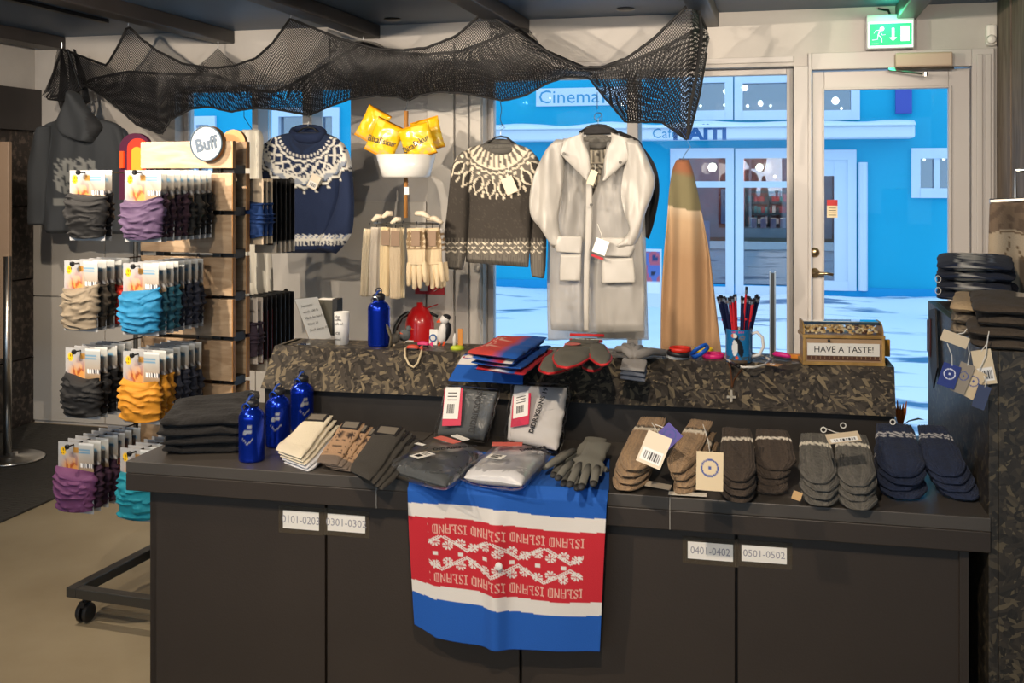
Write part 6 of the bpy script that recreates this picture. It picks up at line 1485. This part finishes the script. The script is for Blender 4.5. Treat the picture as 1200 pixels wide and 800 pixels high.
MB().lathe([(0, 0), (.0215, 0), (.0235, .1), (.0215, .1), (.019, .01), (0, .01)], tq, 28).obj('tube_body', WHITE, tz, smooth=True)
for k, (z, tx) in enumerate(((.088, 'the'), (.078, 'puffin'), (.066, 'made of'), (.036, 'ICE'), (.018, 'wool'))): text(tx, .011, tq + Vector((-.004, -.0245, z)), INK, tz, ext=.0003)
bk_ = thing('dark_binder', 'dark greenish binder with a black spine standing behind the white tube', 'binder', tuple(vp(385, 400, 3.34)))
a, b = vp(374, 402, 3.24), vp(391, 351, 3.24); MB().bx(a.x, b.x, 3.23, 3.27, SH + .001, b.z).obj('cover', mat('binder_green', srgb(78, 74, 60), .5, var=.4, vscale=12), bk_, bevel=.001)
c_, d = vp(391, 402, 3.24), vp(397, 350, 3.24); MB().bx(c_.x, d.x, 3.228, 3.272, SH + .001, d.z).obj('spine', INK, bk_, bevel=.001)
MB().bx(a.x, b.x, 3.232, 3.268, b.z, b.z + .002).obj('page_block', PAPER, bk_)

# puffin figurine and small souvenirs
def ell(mb, c, r3, M_=None, mi=0, n=14):
    c = Vector(c); M_ = M_ or Matrix.Identity(3); rings = []
    for k in range(n + 1):
        t = pi * k / n; rings.append([c + M_ @ Vector((r3[0] * sin(t) * cos(2 * pi * j / n), r3[1] * sin(t) * sin(2 * pi * j / n), -r3[2] * cos(t))) for j in range(n)])
    return mb.loft(rings, mi)
p = G(519, 404, SH); pf_ = thing('puffin_figure', 'puffin figurine with white face and orange beak standing on the shelf', 'figurine', tuple(p))
BL = mat('puffin_black', srgb(36, 36, 40), .5); WH2 = mat('puffin_white', srgb(230, 226, 220), .5); ORG = mat('puffin_orange', srgb(226, 84, 30), .5)
ell(MB(), p + Vector((.0, 0, .036)), (.017, .016, .033), Matrix.Rotation(.2, 3, 'Y')).obj('white_belly', WH2, pf_, smooth=True)
ell(MB(), p + Vector((.008, .004, .040)), (.016, .016, .032), Matrix.Rotation(.25, 3, 'Y')).obj('black_back', BL, pf_, smooth=True)
ell(MB(), p + Vector((.006, 0, .078)), (.015, .014, .014)).obj('head', WH2, pf_, smooth=True)
ell(MB(), p + Vector((.010, .003, .084)), (.014, .014, .011)).obj('black_crown', BL, pf_, smooth=True)
MB().loft([[p + Vector((-.004, y, .078 + z)) for y, z in ((-.005, -.008), (.005, -.008), (.005, .008), (-.005, .008))], [p + Vector((-.02, y * .3, .070 + z * .3)) for y, z in ((-.005, -.008), (.005, -.008), (.005, .008), (-.005, .008))]]).obj('beak', ORG, pf_)
for s in (-.008, .006): MB().tube([p + Vector((s, -.004, .012)), p + Vector((s, -.008, .002)), p + Vector((s, -.016, .002))], .003, 6).obj('foot', ORG, pf_)
p = G(508, 404, SH); o = thing('round_magnet', 'pale card with a blue ringed round magnet leaning by the puffin', 'magnet', tuple(p))
MB().box(p + Vector((0, 0, .024)), (.026, .003, .048), 0, 0, Matrix.Rotation(-.15, 3, 'X')).obj('card', PAPER, o)
MB().lathe([(0, 0), (.012, 0), (.012, .003), (0, .003)], p + Vector((0, -.002, .022)), 20, 0, Rx).obj('blue_ring', mat('ring_blue', srgb(40, 90, 150), .4), o); MB().lathe([(0, 0), (.008, 0), (.008, .004), (0, .004)], p + Vector((0, -.002, .022)), 20, 0, Rx).obj('white_disc', WH2, o)
def fishy(px, py, col, nm, lab):
    p = G(px, py, SH + .008); o = thing('toy_fish', lab, 'toy', tuple(p)); ell(MB(), p, (.02, .008, .009)).obj('fish_body', mat(nm, col, .45), o, smooth=True)
    MB().prism([p + Vector((.017, 0, 0)), p + Vector((.03, 0, .009)), p + Vector((.03, 0, -.007))], (0, .003, 0)).obj('tail', mat(nm, col), o); ell(MB(), p + Vector((0, 0, -.004)), (.018, .009, .006)).obj('dark_belly', BL, o, smooth=True)
fishy(496, 403, srgb(226, 60, 120), 'fish_pink', 'pink toy fish with dark belly at the shelf edge')
fishy(484, 407, srgb(206, 70, 50), 'fish_red', 'small red toy fish left of the pink one')
p = G(536, 409, SH); o = thing('lime_souvenir', 'lime green souvenir base with a white figure and orange block', 'figurine', tuple(p))
MB().lathe([(0, 0), (.022, 0), (.02, .008), (.012, .012), (0, .012)], p, 18).obj('lime_base', mat('lime', srgb(190, 206, 50), .5), o, smooth=True)
MB().box(p + Vector((.008, .006, .036)), (.015, .008, .05)).obj('orange_block', mat('amber_block', srgb(214, 140, 60), .5), o, bevel=.001)
MB().tube([p + Vector((-.008, -.004, .01)), p + Vector((-.008, -.004, .03)), p + Vector((-.007, -.004, .04)), p + Vector((-.007, -.004, .048))], [.005, .006, .004, .002], 8).obj('white_figure', WH2, o, smooth=True)
MB().tube([p + Vector((-.007, 0, .045)), p + Vector((-.007, 0, .10))], .001, 5).obj('wire', BLACK, o)
def stonebird(px, py, lab, cc, s=1.0, rz=0):
    p = G(px, py, SH); o = thing('stone_bird', lab, 'figurine', tuple(p)); mm = mat('stone_%d' % px, cc, .7, var=.4, vscale=60)
    ell(MB(), p + Vector((0, 0, .022 * s)), (.018 * s, .012 * s, .016 * s), Matrix.Rotation(-.5, 3, 'Y')).obj('bird_body', mm, o, smooth=True)
    ell(MB(), p + Vector((.012 * s, 0, .04 * s)), (.008 * s, .007 * s, .008 * s)).obj('bird_head', mm, o, smooth=True)
    MB().tube([p + Vector((.018 * s, 0, .04 * s)), p + Vector((.028 * s, 0, .037 * s))], [.003, .0008], 6).obj('beak', ORG, o)
    MB().tube([p + Vector((0, 0, .012 * s)), p + Vector((0, 0, 0))], .003, 6).obj('stand', KRAFT, o)
stonebird(462, 405, 'mottled stone bird figurine beside the blue bottle', srgb(96, 90, 80), 1.0)
stonebird(474, 402, 'grey stone bird figurine before the extinguisher hose', srgb(120, 124, 124), 1.15)
p = G(457, 407, SH); o = single(MB().tube([p, p + Vector((.004, 0, .03)), p + Vector((-.006, .002, .055)), p + Vector((-.012, .002, .07))], [.009, .007, .01, .003], 8, flat=.5), 'driftwood_piece', mat('driftwood', srgb(120, 110, 90), .8, var=.4, vscale=50), 'mottled driftwood piece leaning on the blue bottle', 'souvenir', smooth=True)

# cords
o = thing('bead_necklace', 'cream cord necklace hanging over the shelf front below the extinguisher', 'necklace', tuple(G(484, 410, SH)))
def sl(px, py):  # point on the sloped shelf front
    a, b, c_ = bl, br_, tl; n3 = (b - a).cross(c_ - a).normalized(); r = ray(px, py); e = Vector((0, 0, EYE)); t = (a - e).dot(n3) / r.dot(n3); return e + r * t - n3 * (-.006 if n3.y < 0 else .006)
SLN = (lambda n3: n3 if n3.y < 0 else -n3)((br_ - bl).cross(tl - bl).normalized())
MB().tube([G(479, 405, SH + .004)] + [sl(x, y) for x, y in ((475, 411), (475.5, 420), (480, 429), (485, 432), (490, 427), (494, 415))] + [G(495, 407, SH + .004)], .0034, 8).obj('cord', mat('cream_cord', srgb(214, 196, 160), .7), o, smooth=True)
o = thing('white_necklace', 'white beaded necklace with a kraft tag looped round the mug', 'necklace', tuple(G(870, 428, SH)))
MB().tube([G(x, y, SH + .006) for x, y in ((849, 414), (851, 420), (859, 426), (870, 430), (884, 430), (896, 427), (903, 422))] , .0032, 8).obj('bead_string', mat('white_bead', srgb(226, 222, 214), .4), o, smooth=True)
MB().tube([G(x, y, SH + .006) for x, y in ((903, 422), (897, 418), (888, 415), (880, 413))], .003, 8).obj('bead_string', mat('white_bead', (1, 1, 1)), o, smooth=True)
MB().tube([G(x, y, SH + .007) for x, y in ((857, 425), (862, 427.5), (866, 429.5))], .0044, 8).obj('black_beads', BLACK, o, smooth=True)
p = G(906, 427, SH + .006); MB().box(p, (.042, .03, .0015), -.4).obj('kraft_tag', mat('kraft_orange', srgb(206, 150, 96), .6), o)
text('25', .014, p + Vector((-.002, 0, .0016)), PAPER, o, rot=(0, 0, -.4))
o = thing('cross_pendant', 'brown leather cord with a silver cross hanging down the shelf front', 'necklace', tuple(G(862, 424, SH)))
LEA = mat('brown_leather', srgb(92, 58, 34), .6)
MB().tube([G(852, 421, SH + .004), sl(856, 433), sl(857.5, 446), sl(857.5, 455)], .0022, 6).obj('leather_cord', LEA, o); MB().tube([G(874, 427, SH + .004), sl(868, 436), sl(860, 447), sl(858, 455)], .0022, 6).obj('leather_cord', LEA, o)
cq = sl(857, 469) + SLN * .004; e1 = su; e2 = SLN.cross(su); e2 = e2 if e2.z > 0 else -e2
Qc = Matrix((tuple(e1), tuple(e2), tuple(e1.cross(e2)))).transposed()
m = MB().box(cq, (.007, .032, .004), 0, 0, Qc).box(cq + e2 * .002, (.024, .007, .004), 0, 0, Qc).box(cq + e2 * .022, (.006, .012, .004), 0, 0, Qc); m.obj('silver_cross', mat('old_silver', srgb(200, 194, 180), .35, metal=.2), o, bevel=.001)
# dried orange and leaf past the shelf end
p = G(1058, 488, CT + .05); o = thing('dried_plant', 'dried orange flower and dark leaf behind the right end of the shelf', 'plant', tuple(p))
for k in range(5): MB().tube([p + Vector((0, .05, -.045)), p + Vector((.006 * k - .014, .05, .0)), p + Vector((.008 * k - .018, .05 - .003 * k, .03 + .006 * sin(k * 2)))], [.004, .008, .002], 8, flat=.6).obj('petal', mat('petal_orange', srgb(206, 120, 50), .7), o, smooth=True)
MB().tube([p + Vector((.0, .05, -.04)), p + Vector((.02, .04, -.02)), p + Vector((.045, .03, -.01)), p + Vector((.06, .03, -.012))], [.002, .006, .009, .001], 8, flat=.3).obj('leaf', mat('leaf_dark', srgb(52, 46, 36), .7), o, smooth=True)

# ================================================================== KNITWEAR ON THE RIGHT BOX
def nordic(kind):
    def f(u, v, y):
        if kind == 'navy':
            if .26 < u < .64 and nz(u * 16, v * 12 + y * 3, 2) > -.12: return srgb(206, 204, 198)
            if .68 < u < .76 and nz(u * 20, v * 20 + y * 5) > .1: return srgb(120, 130, 150)
            return srgb(34, 44, 68)
        if kind == 'dark': return srgb(76, 66, 56) if not (u > .75 and v > .5 and y > .3) else srgb(196, 184, 164)
        return srgb(110, 100, 88) if nz(u * 8, v * 8) > -.1 else srgb(160, 146, 124)
    return f
for k in range(4):
    z = BZ + .030 * (4 - k) - .004; j = (0, 2, -2, 6)[k]
    c = [G(1097, 352, BZ), G(1188 + j, 356, BZ), G(1100, 333, BZ), G(1186 + j, 337, BZ)]; c = [q + Vector((.0, 0, z - BZ)) for q in c]
    single(pad(MB(), *c, .03, 36, 60, None, nordic('navy'), .5, None, k, .008), 'folded_sweater', WOOLM, 'folded navy and white knit, %s of the rear pile on the chipboard box' % ['topmost', 'second', 'third', 'lowest'][k], 'sweater', 'folded navy knits on the box', smooth=True)
for k in range(4):
    z = BZ + .025 * (4 - k) - .003; j = (0, 5, -6, -2)[k]
    c = [G(1140 + j, 408, BZ), G(1215, 414, BZ), G(1136 + j, 383, BZ), G(1208, 386, BZ)]; c = [q + Vector((0, 0, z - BZ)) for q in c]
    single(pad(MB(), *c, .026, 36, 60, None, nordic('dark'), .5, None, k + 5, .008), 'wool_hat', WOOLM, 'dark brown wool hat, %s of the front pile on the chipboard box' % ['topmost', 'second', 'third', 'lowest'][k], 'hat', 'dark brown wool hats on the box', smooth=True)
for k in range(3):
    z = BZ + .026 * (3 - k); c = [G(1114, 393, BZ), G(1142, 396, BZ), G(1120, 374, BZ), G(1150, 376, BZ)]; c = [q + Vector((0, 0, z - BZ)) for q in c]
    single(pad(MB(), *c, .027, 30, 40, None, (lambda u, v, y: srgb(196, 170, 134)) if k == 0 else nordic('mix'), .6, None, k + 9, .008), 'wool_hat', WOOLM, 'beige brown wool hat, %s at the left corner of the box' % ['topmost', 'middle one', 'lowest'][k], 'hat', 'mixed wool hats on the box corner', smooth=True)
YF = BY0 - .006
def boxtag(px, py, w_, h_, face, ang, col, lab, cord):
    global YF; YF -= .005
    p = PY(px, py, YF); t = thing('price_tag', lab, 'tag', tuple(p), 'maker tags hanging off the box'); hangtag(t, tuple(p), w_, h_, ang, face, cord_to=tuple(PY(*cord, YF - .004)), col=col)
boxtag(1153, 430, .040, .074, 'bar', -.18, (222, 204, 172), 'large cream tag with barcode hanging at the box corner', (1159, 388))
boxtag(1139, 449, .036, .062, 'logo', .5, (214, 194, 160), 'kraft maker tag hanging slanted under the barcode tag', (1158, 392))
boxtag(1128, 443, .030, .066, 'logo', .35, (150, 140, 126), 'grey maker tag hanging between blue and kraft tags', (1133, 398))
boxtag(1112, 440, .036, .050, 'logo', .3, (40, 58, 130), 'blue maker tag hanging left of the chipboard corner', (1110, 402))
boxtag(1150, 465, .026, .05, 'front', .3, (60, 72, 104), 'dark blue tag tip below the kraft tag', (1153, 440))
boxtag(1119, 397, .055, .024, 'front', .35, (214, 198, 170), 'small cream tag lying at the foot of the mixed hats', (1133, 385))
for k, (x, y) in enumerate(((1094, 320), (1092, 330))):
    p = G(x + 2, y + 22, BZ + .06); p = Vector((G(1099, 352, BZ).x, G(1099, 352, BZ).y - .006, BZ + .03 + .035 * (1 - k))); o = MB().tube([p + Vector((.008 * cos(q / 12 * 2 * pi), 0, .010 * sin(q / 12 * 2 * pi))) for q in range(12)], .0014, 5, 0, True).obj('string_loop', STRING); tag(o, ['upper', 'lower'][k] + ' white string loop on the left edge of the navy pile', 'string')
# dark tag hanging on the left side of the box
p = PX(1084, 375, BX - .008); p = Vector((BX - .012, 3.2, 1.09)); o = thing('dark_tags', 'dark red and black tags hanging off the far left edge of the box', 'tag', tuple(p))
MB().prism([p + Vector((0, .10, .08)), p + Vector((0, -.02, .10)), p + Vector((0, -.06, -.06)), p + Vector((0, .02, -.13)), p + Vector((0, .10, -.06))], (.004, 0, 0)).obj('black_tag', INK, o)
MB().prism([p + Vector((-.004, .12, .05)), p + Vector((-.004, .05, .06)), p + Vector((-.004, .06, -.05)), p + Vector((-.004, .12, -.04))], (.003, 0, 0)).obj('red_tag', mat('maroon_tag', srgb(78, 34, 36), .6), o)
# felt blanket with drawn horse behind the piles
def horse(px, py):
    q = py - 6 * sin((px - 1150) * .05)
    if q < 262 + .02 * (px - 1180) ** 2: return srgb(132, 112, 92) if nz(px * .1, py * .1) > -.1 else srgb(112, 94, 78)
    d1 = abs((px - 1176) - 6 * sin((py - 262) * .09)); d2 = abs(py - 273 + .0 * px - 2 * sin(px * .1)); d3 = abs((px - 1186) - (py - 280) * .5)
    if (d1 < .9 and py > 276) or (d2 < .9 and 1170 < px < 1200) or (d3 < .8 and 285 < py < 330): return srgb(112, 88, 62)
    return srgb(196, 178, 152) if not (py > 300 and px > 1192) else srgb(120, 104, 88)
fb = thing('felt_blanket', 'beige and brown felt blanket with a line drawn horse hanging by the right boards', 'blanket', tuple(PY(1185, 300, 4.2)))
lobe(MB(), [(1160, 237, 1222, 234), (1159, 270, 1223, 270), (1158, 310, 1224, 310), (1158, 345, 1226, 345), (1158, 420, 1228, 420)], 3.9, .03, 90, 80, horse, lambda px, py: .01 * sin(px * .12)).obj('blanket_cloth', KNIT, fb, smooth=True)
MB().tube([PY(1160, 237, 3.9), PY(1222, 234, 3.9)], .012, 8).obj('hanging_rail', STEEL, fb)
MB().tube([PY(1190, 236, 3.9), PY(1190, 200, 3.9), Vector((RX + .1, 3.9 , PY(1190, 196, 3.9).z))], .006, 8).obj('rail_arm', STEEL, fb)

# ================================================================== FLOOR AT THE LEFT
fm = MB().bx(-4.6, -3.41, 2.6, 5.8, 0, .012).obj('entrance_mat', mat('ribbed_rubber', srgb(62, 60, 56), .8, bump=1.0, wave=(14, 'Y', 6), var=.2, vscale=30), bevel=.003); tag(fm, 'dark ribbed entrance mat on the concrete floor at the left', 'mat')
p = G(14, 538, .012); st_ = thing('standing_mirror', 'tall standing panel on a chrome pole with round base at the left edge', 'stand', tuple(p))
MB().lathe([(0, 0), (.17, 0), (.17, .012), (.15, .02), (.03, .026), (.03, .04), (0, .04)], p, 40).obj('round_base', STEEL, st_, smooth=True)
pz = PY(6, 166, p.y).z
MB().tube([p + Vector((-.03, 0, .02)), Vector((p.x - .03, p.y, PY(6, 300, p.y).z))], .022, 14).obj('chrome_pole', STEEL, st_, smooth=True)
xr = PY(12, 300, p.y).x
MB().bx(xr - .5, xr, p.y - .015, p.y + .015, PY(6, 420, p.y).z, pz).obj('beige_panel', mat('panel_beige', srgb(150, 128, 108), .5, var=.1, vscale=3), st_, bevel=.004)
